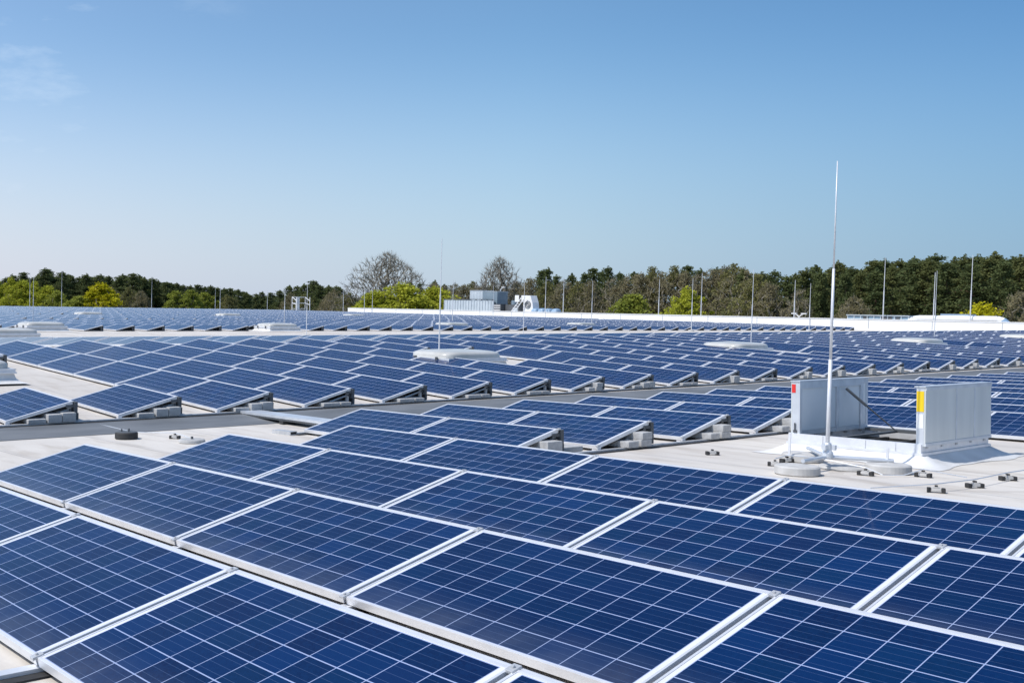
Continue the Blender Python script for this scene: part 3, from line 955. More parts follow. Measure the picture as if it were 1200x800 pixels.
# ------------------------------------------------------------------ rooflights
def superdome(lx, ly, h, z0, n=3.2, nu=36, nv=12, pw=2.6):
    mb = MB(); rows_ = []
    for j in range(nv+1):
        ph = math.pi/2*j/nv
        cs = max(0., math.cos(ph))**(2/pw); sn = math.sin(ph)**(2/pw)
        r = []
        for i in range(nu+1):
            t = 2*math.pi*i/nu
            c_, s_ = math.cos(t), math.sin(t)
            r.append((lx/2*math.copysign(abs(c_)**(2/n), c_)*cs, ly/2*math.copysign(abs(s_)**(2/n), s_)*cs, z0+h*sn))
        rows_.append(r)
    mb.grid(rows_)
    return mb
def skylight_meshes():
    up = MB()
    X, Y = .70, .98
    def ring(o_, z):
        return [(-X-o_, -Y-o_, z), (X+o_, -Y-o_, z), (X+o_, Y+o_, z), (-X-o_, Y+o_, z), (-X-o_, -Y-o_, z)]
    up.grid([ring(.22, .0), ring(.10, .025), ring(.03, .08), ring(.0, .165)])
    a_ = up.mesh("curb", M_WHITE)
    rim = MB()
    for z0_, z1_, o_ in ((.166, .195, .04), (.1955, .250, .02)):
        for p in ((-X-o_, -Y-o_, X+o_, -Y+.05), (-X-o_, Y-.05, X+o_, Y+o_), (-X-o_, -Y+.051, -X+.05, Y-.051), (X-.05, -Y+.051, X+o_, Y-.051)):
            rim.box(p[0], p[1], z0_, p[2], p[3], z1_)
    b_ = rim.mesh("rim_frame", M_ALU)
    c_ = superdome(2*X-.02, 2*Y-.02, .18, .245, 6, pw=4.0).mesh("dome", M_ACRYL, smooth=True)
    d_ = MB(); d_.box(-.03, -Y-.075, .14, .03, -Y-.042, .275)
    d_ = d_.mesh("clasp", M_DKGREY)
    return [("curb", a_), ("rim_frame", b_), ("dome", c_)], d_
SKY_ME, ME_CLASP = skylight_meshes()
def skylight(x, y, label, yaw=YAW, stickers=False):
    r = empty("skylight", T(on_roof(x, y, .0)) @ RZ(yaw), label, "skylight", "closed white skylights between the panels")
    for nm, me_ in SKY_ME: link(nm, me_, None, r)
    for xx in (-.35, .35): link("clasp", ME_CLASP, None, r, T((xx, 0, 0)))
    if stickers:
        e = MB(); e.box(-.60, -1.0045, .197, -.53, -1.0005, .248); e.build("red_sticker", M_RED, r)
        e = MB(); e.box(-.50, -1.0045, .197, -.36, -1.0005, .248); e.build("yellow_sticker", M_YEL, r)
    return r
for x, y, lab, st_ in SKY: skylight(x, y, lab, stickers=st_)

# ------------------------------------------------------------------ thin lightning rods
RODS = [(-100.29,41.69,3.99),(-52.16,21.88,2.62),(-102.66,46.24,4.25),(-110.59,61.50,3.91),(-109.24,69.72,3.12),(-76.59,49.38,2.75),
        (-114.96,81.70,3.23),(-48.91,36.0,2.3),(-39.29,30.23,2.63),(-98.86,81.65,4.18),(-87.86,75.57,3.48),(-82.99,72.48,3.31),(-57.66,58.56,3.43),
        (-19.15,19.0,3.15),(-78.88,86.29,3.73),(-37.94,43.90,2.90),(-54.71,71.57,3.72),(-44.76,70.08,3.89),(-20.67,36.08,2.86),(-44.38,86.03,3.92),(-21.64,53.10,3.30)]
def rod(p, h, label, grp, r0=.016):
    r = empty("lightning_rod", T(p), label, "lightning rod", grp)
    a_ = MB(); a_.tube((0, 0, .05), (0, 0, h*.55), r0, r0*.95, 8); a_.tube((0, 0, h*.55), (.004, .004, h), r0*.62, r0*.4, 6)
    a_.build("mast", M_PIPE, r)
    a_ = MB(); a_.lathe([(.2, 0), (.21, .01), (.21, .08), (.18, .10), (.04, .11)], 16); a_.build("base", M_CONC_L, r)
    return r
for i, (x, y, h) in enumerate(RODS):
    far_ = math.hypot(x, y) > 60
    rod(on_roof(x, y), h, "thin lightning rod among the panels, %s from the left" % ordn(i+1), "thin lightning rods across the roof", .03 if far_ else .019)
RODS2 = [(-86.06, 3.93), (-83.32, 3.8), (-70.18, 3.48), (-65.03, 4.08), (-54.93, 3.27), (-46.58, 5.26), (-42.32, 3.86), (-39.4, 5.31)]
for i, (x, zt_) in enumerate(RODS2):
    rod(Vector((x, 103.5, Z0-1.5)), zt_+1.5, "grey lightning rod standing behind the white parapet, %s from its left end" % ordn(i+1), "lightning rods behind the parapet", .05)

# ------------------------------------------------------------------ plant on the neighbouring roof
ZB = Z0 - 1.498
ps = empty("plant_screen", T((-99.55, 104, ZB)), "pale blue louvred plant screen behind the parapet", "plant screen")
x_ = MB(); x_.box(-4.5, 0, 0, 4.5, .1, 2.42)
for i in range(19): x_.box(-4.48+i*.5, -.07, .02, -4.38+i*.5, -.001, 2.40)
x_.build("screen_panel", M_HVAC, ps)
x_ = MB()
for i in range(10): x_.box(-4.5+i*.98, -.12, 2.43, -4.42+i*.98, .12, 2.50)
x_.box(-4.5, -.1, 2.505, 4.5, .12, 2.56); x_.build("top_rail", M_DKGREY, ps)
u_ = empty("plant_unit", T((-98.5, 105.2, ZB)), "pale blue box unit rising above the louvred screen", "air unit")
x_ = MB(); x_.box(-1.15, -.8, 0, 1.15, 1.2, 3.68); x_.build("casing", M_HVAC, u_)
x_ = MB(); x_.box(-1.2, -.85, 3.683, 1.2, 1.25, 3.74)
for i in range(4): x_.box(-1.0+i*.55, -.83, 2.6, -.96+i*.55, -.802, 3.6)
x_.build("trim", M_GALV, u_)
u_ = empty("plant_unit", T((-96.05, 105.2, ZB)), "darker blue box unit beside the pale one above the screen", "air unit")
x_ = MB(); x_.box(-1.28, -.8, 0, 1.28, 1.2, 3.55); x_.build("casing", M_HVAC_D, u_)
x_ = MB(); x_.box(-1.3, -.84, 3.553, 1.3, 1.24, 3.62); x_.build("trim", M_HVAC, u_)
u_ = empty("louvre_unit", T((-94.45, 104, ZB)), "small dark vent unit with white louvres right of the screen", "vent")
x_ = MB(); x_.box(-.7, 0, 0, .7, 1, 1.95); x_.build("casing", M_DKGREY, u_)
x_ = MB()
for i in range(4): x_.box(-.62, -.06, .85+i*.28, .62, -.002, .95+i*.28)
x_.build("louvre", M_WPAINT, u_)
u_ = empty("plant_unit", T((-92.4, 104.6, ZB)), "long dark grey air unit between the vent and the white fan", "air unit")
x_ = MB(); x_.box(-1.1, 0, 0, 1.2, 1.6, 1.9); x_.build("casing", M_DKGREY, u_)
x_ = MB(); x_.lathe([(.4, 0), (.4, .5), (.2, .55)], 16, (-.3, .8, 1.9)); x_.build("exhaust", M_HVAC_D, u_)
x_ = MB(); x_.box(.2, -.05, .7, 1.0, -.002, 1.5); x_.build("access_door", M_HVAC, u_)
u_ = empty("fan_unit", T((-90.0, 104, ZB)), "white fan housing with round grille beside white ladder", "fan")
x_ = MB()
x_.grid([[(-.0, 0, .0), (-.0, 0, 2.9), (.35, 0, 3.08), (1.1, 0, 3.08), (1.45, 0, 2.2), (1.6, 0, 1.3), (1.6, 0, 0)], [(-.0, 1.2, .0), (-.0, 1.2, 2.9), (.35, 1.2, 3.08), (1.1, 1.2, 3.08), (1.45, 1.2, 2.2), (1.6, 1.2, 1.3), (1.6, 1.2, 0)]])
x_.face([(0, 0, 0), (1.6, 0, 0), (1.6, 0, 1.3), (1.45, 0, 2.2), (1.1, 0, 3.08), (.35, 0, 3.08), (0, 0, 2.9)])
x_.build("housing", M_WPAINT, u_)
x_ = MB()
for i in range(20):
    t = i*math.pi/10; t2 = (i+1)*math.pi/10
    x_.tube((.75+.45*math.cos(t), -.03, 1.9+.45*math.sin(t)), (.75+.45*math.cos(t2), -.03, 1.9+.45*math.sin(t2)), .05, n=6)
for rr in (.28, .14):
    for i in range(20):
        t = i*math.pi/10; t2 = (i+1)*math.pi/10
        x_.tube((.75+rr*math.cos(t), -.03, 1.9+rr*math.sin(t)), (.75+rr*math.cos(t2), -.03, 1.9+rr*math.sin(t2)), .035, n=6)
x_.build("grille", M_DKGREY, u_)
x_ = MB(); x_.box(-1.5, .1, 2.25, -.75, .8, 3.1); x_.box(-.45, .1, 2.25, -.03, .8, 3.1); x_.build("intake_hood", M_WPAINT, u_)
x_ = MB(); x_.box(-.748, .0, 2.25, -.452, .78, 3.08); x_.build("intake_grille", M_RUBBER, u_)
ld = empty("roof_ladder", T((-90.6, 103.2, ZB)), "white slanted access ladder before the white fan", "ladder")
for dx in (0, .55):
    x_ = MB(); x_.tube((-1.1+dx, -.3, 0.2), (.6+dx, .5, 2.9), .06, n=6); x_.build("stringer", M_WPAINT, ld)
for i in range(8):
    f_ = (i+1)/9; x_ = MB(); x_.tube((-1.1+1.7*f_, -.3+.8*f_, .2+2.7*f_), (-.55+1.7*f_, -.3+.8*f_, .2+2.7*f_), .035, n=6); x_.build("rung", M_WPAINT, ld)
for i in range(4):
    r = empty("rooflight_dome", T((-88.2+i*1.05, 104.2, ZB)), "small bluish rooflight dome right of the fan, %s in its row" % ORD[i], "rooflight", "bluish rooflight domes behind the parapet")
    x_ = MB(); x_.box(-.5, -.5, 0, .5, .8, .95); x_.build("curb", M_HVAC, r)
    superdome(1.0, 1.2, .55, .951).build("dome", M_TARP, r, T((0, .15, 0)), smooth=True)
# right part: glazed ridge, blue roof, pipe
u_ = empty("glazed_rooflight", T((-47.3, 104, ZB)), "long glazed rooflight behind the parapet at the right", "rooflight")
x_ = MB(); x_.box(-2.75, 0, 0, 2.75, 1.5, .80); x_.build("curb", M_WPAINT, u_)
x_ = MB(); x_.box(-2.7, .02, .803, 2.7, 1.48, 1.30); x_.build("glazing", M_GLASSROOF, u_)
x_ = MB()
for i in range(10): x_.box(-2.74+i*.6, -.03, .806, -2.66+i*.6, 1.52, 1.34)
x_.box(-2.8, -.1, 1.345, 2.8, 1.6, 1.43); x_.build("glazing_bar", M_HVAC, u_)
for xx, w_ in ((-1.3, .5), (.3, 1.0), (1.6, .35)):
    x_ = MB(); x_.box(xx, -.012, .81, xx+w_, .018, 1.28); x_.build("dark_pane", M_DKGREY, u_)
u_ = empty("ventilation_duct", T((-40.5, 104, ZB)), "thick white ventilation duct with blue bent end behind the parapet", "duct")
x_ = MB()
path = [(-4.1, 0, .75), (-3.6, 0, 1.12), (-3.2, 0, 1.2), (3.0, 0, 1.25), (3.5, 0, 1.1)]
for a_, b_ in zip(path, path[1:]): x_.tube(a_, b_, .28, n=14, cap=True)
x_.build("duct_pipe", M_WPAINT, u_, smooth=False)
x_ = MB(); x_.tube((3.42, 0, 1.14), (4.1, 0, .5), .29, n=14); x_.tube((4.1, 0, .5), (4.3, 0, .05), .29, n=14); x_.build("elbow", M_TARP, u_)
x_ = MB()
for xx in (-2.5, -.2, 2.2): x_.box(xx-.06, -.2, 0, xx+.06, .2, 1.0)
x_.build("support", M_DKGREY, u_)
u_ = empty("plant_unit", T((-41.8, 107, ZB)), "flat unit with blue trim behind the white duct", "air unit")
x_ = MB(); x_.box(-1.1, -.5, 0, 1.1, 1, 1.5); x_.build("casing", M_HVAC, u_)
x_ = MB(); x_.box(-1.15, -.55, 1.503, 1.15, 1.05, 1.65); x_.build("trim", M_BLUE, u_)
# guard rails of the ladder at the far roof edge
gr = empty("guard_rail", T((-132.4, 100.2, Z0-1.03)), "white tubular guard rail at the far roof edge", "guard rail")
for px_, py_ in ((0, -1.3), (0, -.5), (0, .1), (0, 1.3), (1.2, -1.3), (1.2, 1.3)):
    x_ = MB(); x_.tube((px_, py_, 0), (px_, py_, 2.1), .06, n=6); x_.build("rail_post", M_WPAINT, gr)
for z_ in (.25, 1.15, 2.08):
    x_ = MB(); x_.tube((0, -1.3, z_), (0, 1.3, z_), .055, n=6); x_.build("cross_rail", M_WPAINT, gr)
for y_ in (-1.3, 1.3):
    x_ = MB(); x_.tube((0, y_, 2.08), (1.2, y_, 1.5), .055, n=6); x_.tube((0, y_, 1.15), (1.2, y_, .9), .055, n=6); x_.build("side_rail", M_WPAINT, gr)
x_ = MB(); x_.box(-.05, -.45, .1, -.02, .05, 2.0); x_.build("gate_panel", M_WPAINT, gr)
# two street lamps
for x, y, h, two, lab in ((-58.9, 112, 11.0, True, "slim two-armed street lamp just showing over the parapet"), (-97.5, 108, 13.8, False, "pale street lamp behind the blue plant units")):
    r = empty("street_lamp", T((x, y, 0)), lab, "street lamp")
    x_ = MB(); x_.tube((0, 0, 0), (0, 0, h-.35), .09, .06, 8); x_.build("lamp_post", M_GALV, r)
    for s_ in ((-1, 1) if two else (1,)):
        x_ = MB(); x_.tube((0, 0, h-.4), (s_*.45, 0, h-.1), .05, n=6); x_.box(min(s_*.25, s_*.8), -.12, h-.12, max(s_*.25, s_*.8), .12, h-.02); x_.build("lamp_head", M_WPAINT, r)

# ------------------------------------------------------------------ trees
def leaf_mat(name, c1, c2, sc=.5):
    mt, t, b = mat(name, c1, .8, spec=.15)
    tc = t.nodes.new("ShaderNodeTexCoord")
    n = t.nodes.new("ShaderNodeTexNoise"); n.inputs["Scale"].default_value = sc; n.inputs["Detail"].default_value = 5
    t.links.new(tc.outputs["Object"], n.inputs["Vector"])
    oi = t.nodes.new("ShaderNodeObjectInfo")
    r = t.nodes.new("ShaderNodeMapRange"); r.inputs[1].default_value = .3; r.inputs[2].default_value = .7
    t.links.new(n.outputs["Fac"], r.inputs[0])
    f_ = math_node(t, 'ADD', math_node(t, 'MULTIPLY', r.outputs[0], .65), math_node(t, 'MULTIPLY', oi.outputs["Random"], .35))
    t.links.new(mixc(t, f_, c1, c2), b.inputs["Base Color"])
    tr = t.nodes.new("ShaderNodeBsdfTranslucent"); tr.inputs[0].default_value = (*c2, 1)
    ms = t.nodes.new("ShaderNodeMixShader"); ms.inputs[0].default_value = .33
    out = t.nodes["Material Output"]
    t.links.new(b.outputs[0], ms.inputs[1]); t.links.new(tr.outputs[0], ms.inputs[2]); t.links.new(ms.outputs[0], out.inputs[0])
    return mt
M_PINE = leaf_mat("pine_needles", (.066, .090, .036), (.150, .175, .064))
M_PINE_L = leaf_mat("young_pine_needles", (.085, .105, .036), (.165, .175, .062))
M_SPRING = leaf_mat("spring_leaves", (.32, .35, .035), (.47, .48, .055), .4)
M_GREEN = leaf_mat("fresh_leaves", (.21, .25, .045), (.33, .35, .06), .4)
M_YELLOW = leaf_mat("yellow_blossom", (.42, .40, .015), (.55, .50, .02), .4)
M_BUD = leaf_mat("budding_twigs", (.185, .165, .090), (.28, .245, .135), .4)
M_OLIVE = leaf_mat("olive_buds", (.15, .155, .055), (.24, .225, .085), .4)
M_BARK = noisy("grey_brown_bark", (.20, .17, .14), (.12, .10, .08), .9, 0, 3)
M_TWIG = noisy("bare_twigs", (.27, .245, .195), (.19, .17, .135), .9, 0, .6)
M_PBARK = noisy("pine_bark", (.16, .095, .06), (.10, .065, .045), .9, 0, 2)

def cards(mb, c, rx, ry, rz, n, s, rnd):
    for _ in range(n):
        while True:
            p = Vector((rnd.uniform(-1, 1), rnd.uniform(-1, 1), rnd.uniform(-1, 1)))
            if p.length < 1: break
        q_ = Vector((c[0]+p.x*rx, c[1]+p.y*ry, c[2]+p.z*rz))
        a_ = Vector((rnd.gauss(0, 1), rnd.gauss(0, 1), rnd.gauss(0, .7))).normalized()
        b_ = a_.cross(Vector((rnd.gauss(0, 1), rnd.gauss(0, 1), rnd.gauss(0, 1)))).normalized()
        k = s*rnd.uniform(.6, 1.3)
        mb.face([q_-a_*k-b_*k*.45, q_+a_*k*.2-b_*k*.6, q_+a_*k+b_*k*.3, q_-a_*k*.3+b_*k*.6])

def pine(seed, h, spread):
    rnd = random.Random(seed)
    tr = MB(); cr = MB()
    bx, by = rnd.uniform(-.3, .3), rnd.uniform(-.3, .3)
    tr.tube((0, 0, 0), (bx*.5, by*.5, h*.55), .24, .16, 7); tr.tube((bx*.5, by*.5, h*.55), (bx, by, h*.97), .16, .03, 6)
    z = h*rnd.uniform(.16, .24)
    while z < h*.985:
        f_ = (z-h*.15)/(h*.85)
        prof = spread*(1.0-f_)**.75*(.65+.35*math.sin(min(1, f_*4)*1.57)) + .28
        nb_ = max(3, int(6.0*(1-f_*.5)))
        a0 = rnd.uniform(0, 6.28)
        for i in range(nb_):
            if rnd.random() < .14: continue
            a_ = a0 + i*6.283/nb_ + rnd.uniform(-.4, .4)
            r_ = prof*rnd.uniform(.55, 1.12)
            tip = Vector((bx*f_+r_*math.cos(a_), by*f_+r_*math.sin(a_), z+rnd.uniform(-.1, .45)*r_*.5))
            if r_ > .7: tr.tube((bx*f_, by*f_, z-.1), tip, .05, .02, 4, cap=False)
            for q_ in ((.95, .60, 30), (.62, .60, 26), (.3, .5, 14)):
                c_ = Vector((bx*f_, by*f_, z)).lerp(tip, q_[0])
                rr = q_[1]*(.7+.35*r_/2)
                cards(cr, c_, rr*1.15, rr*1.15, rr*.70, int(1.6*q_[2]*(.5+.5*min(1, r_/1.2))), .135, rnd)
        z += rnd.uniform(.50, .85)*(1-.35*f_)
    cards(cr, (bx, by, h*.99), .22, .22, .5, 30, .14, rnd)
    return tr.mesh("trunk", M_PBARK), cr.mesh("crown", M_PINE)

def broad(seed, h, width, n, leaves, leaf_size, leafmat, base=.22, shape=.75, bark=None, fine=3, flen=.9, rk=.020, minr=.022, bf=.32, shell=.45):
    """deciduous tree: points filling a lobed crown are joined one by one to the cheapest branch; leaves=0 leaves it bare"""
    rnd = random.Random(seed); rs = np.random.RandomState(seed)
    ph = rs.uniform(0, 6.28, 4)
    zb = h*base
    pts = []
    while len(pts) < n:
        t = rs.rand()**.8; a_ = rs.rand()*6.28
        lobes = .80 + .13*math.sin(3*a_+ph[0]+t*3) + .10*math.sin(5*a_+ph[1]-t*5) + .07*math.sin(9*a_+ph[2]+t*9)
        Rm = width/2*max(0., math.sin(math.pi*min(.999, t**shape*.97+.03)))**.62*lobes
        r_ = Rm*(rs.rand()**shell)
        pts.append((r_*math.cos(a_), r_*math.sin(a_), zb+(h-zb)*t*(.93+.07*math.sin(4*a_+ph[3]))))
    pts = np.array(pts)
    nodes = [(0, 0, 0), (rs.normal(0, .1), rs.normal(0, .1), zb*.55), (rs.normal(0, .15), rs.normal(0, .15), zb*.95)]
    par = [-1, 0, 1]; path = [0., zb*.55, zb*.95]
    order = np.argsort(np.linalg.norm(pts-np.array([0, 0, zb]), axis=1))
    N_ = np.zeros((n+3, 3)); N_[:3] = nodes; PL = np.zeros(n+3); PL[:3] = path; c = 3
    PL[0] = PL[1] = 1e6
    for i in order:
        d_ = np.linalg.norm(N_[:c]-pts[i], axis=1)
        k = int(np.argmin(d_ + bf*PL[:c]))
        N_[c] = pts[i]; PL[c] = PL[k] + d_[k]; par.append(k); c += 1
    cnt_ = np.ones(c)
    for i in range(c-1, 0, -1): cnt_[par[i]] += cnt_[i]
    rad_ = np.maximum(minr, rk*cnt_**.5)
    tr = MB(); cr = MB()
    cen = Vector((0, 0, h*.4))
    for i in range(1, c):
        p_, q_ = Vector(N_[par[i]]), Vector(N_[i])
        mid = p_.lerp(q_, .5) + Vector((rnd.gauss(0, 1), rnd.gauss(0, 1), rnd.gauss(0, 1)))*(q_-p_).length*.07
        ra = min(rad_[par[i]], rad_[i]*1.25); ns = 6 if cnt_[i] > 40 else 3
        tr.tube(p_, mid, ra, rad_[i], ns, cap=False); tr.tube(mid, q_, rad_[i], rad_[i]*.9, ns, cap=False)
        if cnt_[i] < 3:
            o_ = (q_-cen).normalized()
            for _ in range(fine):
                d2 = (o_*.6 + (q_-p_).normalized() + Vector((rnd.gauss(0, .6), rnd.gauss(0, .6), rnd.gauss(.1, .5)))).normalized()
                w_ = d2.cross(Vector((rnd.gauss(0, 1), rnd.gauss(0, 1), rnd.gauss(0, 1)))).normalized()*minr
                st_ = p_.lerp(q_, rnd.uniform(.3, 1)); e_ = st_ + d2*flen*rnd.uniform(.5, 1.3)
                tr.face([st_-w_, st_+w_, e_])
    tm = tr.mesh("trunk", bark or M_TWIG)
    if not leaves: return tm, None
    tips = [i for i in range(3, c) if cnt_[i] < 4]
    per = leaves/len(tips)
    for i in tips:
        k = int(per) + (rnd.random() < per-int(per))
        rr = width*.05*rnd.uniform(.6, 1.5)
        cards(cr, N_[i], rr, rr, rr*.8, k, leaf_size, rnd)
    return tm, cr.mesh("crown", leafmat)

def bush(seed, h, width, n, leafmat, size):
    rnd = random.Random(seed); cr = MB(); tr = MB()
    for i in range(n):
        a_ = rnd.uniform(0, 6.28); f_ = math.sqrt(rnd.random())
        x, y = width/2*f_*math.cos(a_), width/2*f_*math.sin(a_)
        zt_ = h*(1-.75*f_**2.2)*rnd.uniform(.82, 1.0)
        z = zt_*(1-.55*rnd.random()**1.7)
        rr = h*.10*rnd.uniform(.6, 1.3)
        tr.tube((x*.25, y*.25, 0), (x, y, z), .06, .025, 4, cap=False)
        cards(cr, (x, y, z-rr*.5), rr*1.3, rr*1.3, rr, 36, size, rnd)
    return tr.mesh("trunk", M_BARK), cr.mesh("crown", leafmat)

PINES = [pine(11+i, 1.0*hh, sp) for i, (hh, sp) in enumerate(((18, 3.0), (17, 2.4), (19, 3.4), (18, 2.1), (16, 3.2)))]
PH = [18, 17, 19, 18, 16]
BARE = [broad(31, 16, 11, 420, 7000, .12, M_BUD), broad(32, 16, 9.5, 380, 6000, .12, M_BUD), broad(33, 16, 12, 420, 8500, .15, M_OLIVE), broad(34, 16, 8.5, 340, 2600, .11, M_BUD, fine=5)]
OAK = [broad(52, 19, 26, 2800, 900, .08, M_BUD, base=.22, shape=.62, fine=5, flen=1.0, rk=.017, minr=.03, bf=.22, shell=.5),
       broad(47, 19, 14, 1800, 600, .08, M_BUD, base=.25, shape=.85, fine=5, flen=1.0, rk=.017, minr=.03, bf=.30, shell=.5)]
GREEN = [broad(61, 14, 11, 300, 13000, .16, M_SPRING, fine=1), broad(62, 13, 10, 300, 12000, .16, M_GREEN, fine=1), broad(63, 13, 12, 300, 13000, .16, M_SPRING, fine=1)]
BUSH = [broad(71, 13, 14, 380, 15000, .16, M_SPRING, base=.06, shape=.45, fine=1), broad(72, 12, 12, 340, 13000, .16, M_YELLOW, base=.06, shape=.5, fine=1), broad(73, 12, 12, 320, 11000, .16, M_GREEN, base=.06, shape=.5, fine=1)]
def recoloured(me_, mt):
    c_ = me_.copy(); c_.materials.clear(); c_.materials.append(mt); return c_
PINES_PALE = [(a_, recoloured(b_, M_PINE_L)) for a_, b_ in PINES]

def tree_at(kind, meshes, px_dir, dep, top, h0, label, group, yaw, sc=1.0, cat="tree"):
    """px_dir: horizontal bearing given as picture column at eye level; dep: depth along the view; top: height of the top above the eye"""
    d = FWD + RIGHT*((px_dir-301.402)/1224.222)
    x, y = d.x*dep, d.y*dep
    h = top + Z0
    s = h/h0
    M = T((x, y, 0)) @ RZ(yaw) @ Matrix.Diagonal((s*sc, s*sc, s, 1))
    r = empty(kind, M, label, cat, group)
    link("trunk", meshes[0], None, r)
    if meshes[1] is not None: link("crown", meshes[1], None, r)
    return r
def hor(px): return 345 + (px+253)*.0161
def topz(px, py, dep): return (hor(px)-py)/1224.2*dep*1.0
rnd = random.Random(9)
cnt = {}
def plant(kind, mesh, h0, px, py, dep, lab, group, sc=1.0, cat="tree"):
    cnt[lab] = cnt.get(lab, 0) + 1
    tree_at(kind, mesh, px, dep, topz(px, py, dep), h0, lab % ordn(cnt[lab]), group, rnd.uniform(0, 6.28), sc, cat)
# pines of the right wood
PR = [(868,316,150),(884,320,146),(892,317,158),(905,315,150),(918,322,140),(930,319,152),(941,314,146),(951,309,150),(960,316,138),(968,314,155),(979,305,148),(988,318,136),
      (997,311,150),(1006,316,140),(1016,304,146),(1024,314,134),(1033,302,148),(1044,309,138),(1052,302,142),(1062,305,132),(1068,300,146),(1078,304,138),(1086,301,130),(1097,296,140),
      (1106,306,128),(1115,301,138),(1126,298,132),(1135,305,124),(1141,297,138),(1152,301,126),(1162,295,134),(1172,304,122),(1180,299,132),(1190,297,124),(1199,299,130),(1210,298,124),(1224,297,130),(1240,300,126)]
for i, (px, py, dep) in enumerate(PR):
    k = i % 5
    plant("pine_tree", (PINES_PALE if i % 4 in (1, 2) else PINES)[k], PH[k], px, py, dep, "green pine of the right-hand wood, %s from the wood's left edge", "pines of the right wood", rnd.uniform(1.05, 1.35))
    if i % 2 == 0:
        plant("pine_tree", PINES[(k+3) % 5], PH[(k+3) % 5], px+5, py+rnd.uniform(3, 9), dep+16, "dark pine deeper in the right-hand wood, %s from the left", "pines deeper in the right wood", 1.5)
# scattered pines behind bare trees in the middle
for i, (px, py, dep) in enumerate([(478,329,215),(492,330,220),(508,328,222),(520,332,225),(632,316,205),(640,313,200),(652,321,195),(668,320,200),(683,318,190),(695,313,192),(703,316,196),(712,311,188),(724,318,186),(741,317,190),(806,310,175),(818,314,172),(838,312,165),(602,330,215)]):
    k = (i*2+1) % 5
    plant("pine_tree", PINES[k], PH[k], px, py, dep, "dark pine rising behind the bare trees, %s from the left", "pines behind the bare trees", 1.1)
# left forest
for i, (px, py, dep) in enumerate([(-8,326,262),(6,325,268),(14,322,262),(24,319,266),(36,325,262),(44,322,258),(52,314,255),(58,321,260),(66,324,262),(72,318,250),(82,323,258),(92,324,262),(100,321,256),(109,324,262),(116,321,258),(126,323,264),(136,323,258),(143,321,262),(152,320,256),(161,322,262),(168,325,258),(176,325,262),(184,328,266),(192,330,262),(200,331,270),
                                   (206,331,275),(214,333,280),(222,334,284),(230,333,280),(238,335,286),(246,334,290),(254,336,292),(262,337,300),(270,337,302),(278,338,310),(288,342,330),(298,343,340),(306,341,350),(316,342,345),(326,339,320),(338,334,290),(347,334,285),(356,332,280),(365,328,262),(374,333,258),(384,334,262),(393,334,258)]):
    k = (i*3) % 5
    plant("pine_tree", PINES[k], PH[k], px, py, dep, "dark bluish pine of the left forest edge, %s from the left", "pines of the left forest", 1.6)
    if px < 420:
        plant("pine_tree", PINES[(k+2) % 5], PH[(k+2) % 5], px+4.5, py+rnd.uniform(2, 6), dep+22, "dark pine deeper in the left forest, %s from the left", "pines deeper in the left forest", 1.8)
# bare deciduous belt
for i, (px, py, dep) in enumerate([(392,338,205),(408,343,195),(508,331,215),(520,333,208),(531,331,212),(542,333,205),(552,330,208),(563,333,205),(576,331,208),(590,333,205),(604,328,208),(612,330,205),(620,325,190),(640,330,182),(660,327,178),(676,330,176),(690,328,172),(715,325,170),(732,322,168),(748,319,166),(762,313,168),(775,318,164),(788,312,166),(800,318,162),(815,320,160),(830,314,160),(846,311,160),(858,310,157),(870,313,150),(884,322,142),(900,330,138),(935,338,132),(1000,345,126),(1192,340,112)]):
    k = (0, 2, 1, 3, 0, 1, 2)[i % 7]
    plant("bare_tree", BARE[k], 16, px, py, dep, "brownish tree with hardly any leaves behind the parapet, %s from the left", "brown bare trees", 1.0)
for i, (px, py, dep) in enumerate([(130,336,225),(150,337,222),(165,340,220),(265,345,235),(340,342,225),(355,345,220),(385,342,210)]):
    plant("bare_tree", BARE[2 if i % 2 else 0], 16, px, py, dep, "olive brown tree before the left forest, %s from the left", "olive brown trees at the left", 1.0)
for i, (px, py, dep, k) in enumerate([(-4,329,225,0),(12,327,228,0),(26,329,222,2),(40,331,225,0),(55,335,220,2),(66,341,215,1),(205,340,225,1),(222,339,222,1),(240,342,228,1)]):
    plant("leafing_tree", GREEN[k], (14, 13, 13)[k], px, py, dep, "yellow-green leafing tree before the left forest, %s from the left", "leafing trees at the left", 1.0)
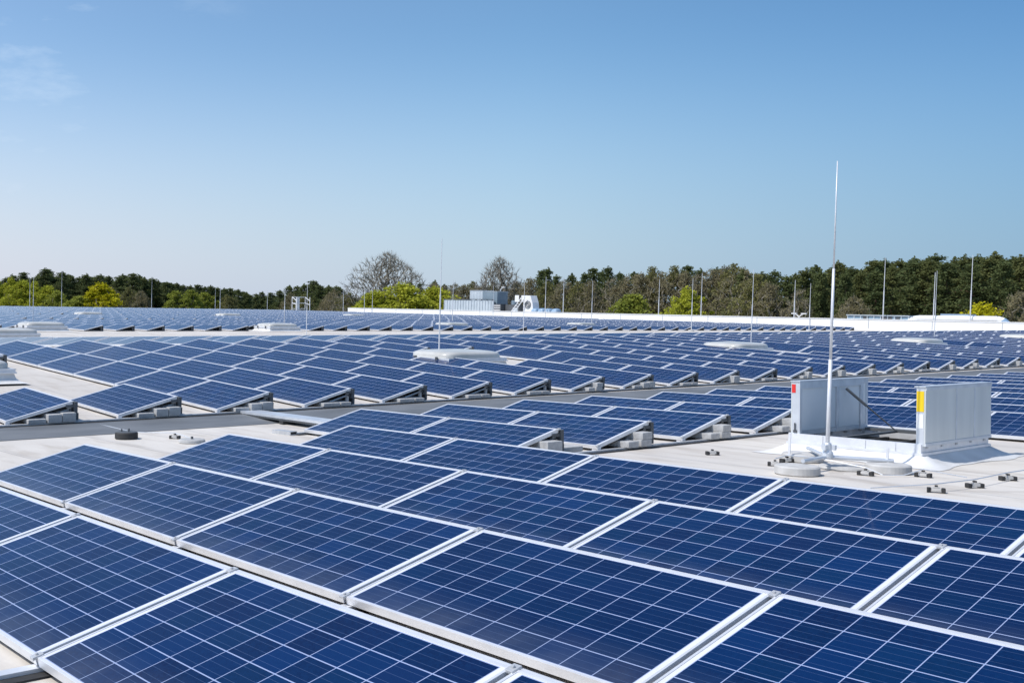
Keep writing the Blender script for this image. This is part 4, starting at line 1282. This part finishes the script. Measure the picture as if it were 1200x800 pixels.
tree_at("leafing_tree", BUSH[1], 118, 212, topz(118, 333, 212), 12, "bright yellow-green round tree at the left, before dark pines", None, .4, 1.5)
tree_at("leafing_tree", BUSH[2], 92, 210, topz(92, 347, 210), 12, "small yellow-green shrub left of the bright round tree", None, 1.4, 1.6)
tree_at("leafing_tree", BUSH[0], 470, 180, topz(470, 332, 180), 13, "broad yellow-green tree below the large bare oak, tallest of its clump", None, 1.0, 1.7)
tree_at("leafing_tree", BUSH[0], 508, 183, topz(508, 336, 183), 13, "broad yellow-green tree beside the plant screen, right half of clump", None, 3.0, 1.6)
tree_at("leafing_tree", BUSH[0], 440, 178, topz(440, 341, 178), 13, "lower yellow-green tree at the parapet's left end", None, 4.0, 1.5)
tree_at("leafing_tree", BUSH[2], 738, 160, topz(738, 344, 160), 12, "pale green shrub low among the bare trees behind the parapet", None, 2.0, 1.4)
tree_at("leafing_tree", GREEN[0], 803, 150, topz(803, 337, 150), 14, "bright yellow-green young tree among brown bare trees", None, 2.5, .95)
tree_at("leafing_tree", BUSH[1], 1149, 112, topz(1149, 356, 112), 12, "bright yellow bush at the foot of the right-hand pines", None, 2.5, 1.15)
tree_at("oak_tree", OAK[0], 452, 196, topz(452, 296, 196), 19, "large bare oak with a wide spreading crown against the sky", None, .3, 1.0)
tree_at("oak_tree", OAK[1], 583, 196, topz(583, 301, 196), 19, "second bare oak with an upright fan-shaped crown against the sky", None, 1.3, 1.0)
# wooded hill far behind
hl = MB(); rows_ = []
for j in range(7):
    r = []
    for i in range(61):
        px = -120 + i*24
        d = FWD + RIGHT*((px-301.402)/1224.222)
        dep = 420 + j*60
        hh = (0, 7, 11, 13.5, 14.5, 14, 10)[j] * (1 + .10*math.sin(i*.5+j) + .06*math.sin(i*1.7))
        r.append((d.x*dep, d.y*dep, hh - (0.5 if j == 0 else 0)))
    rows_.append(r)
hl.grid(rows_)
M_HILL = noisy("wooded_hill", (.03, .05, .028), (.05, .07, .04), .95, 0, .08, 8)
tag(hl.build("hills", M_HILL, smooth=True), None, None, kind="structure")
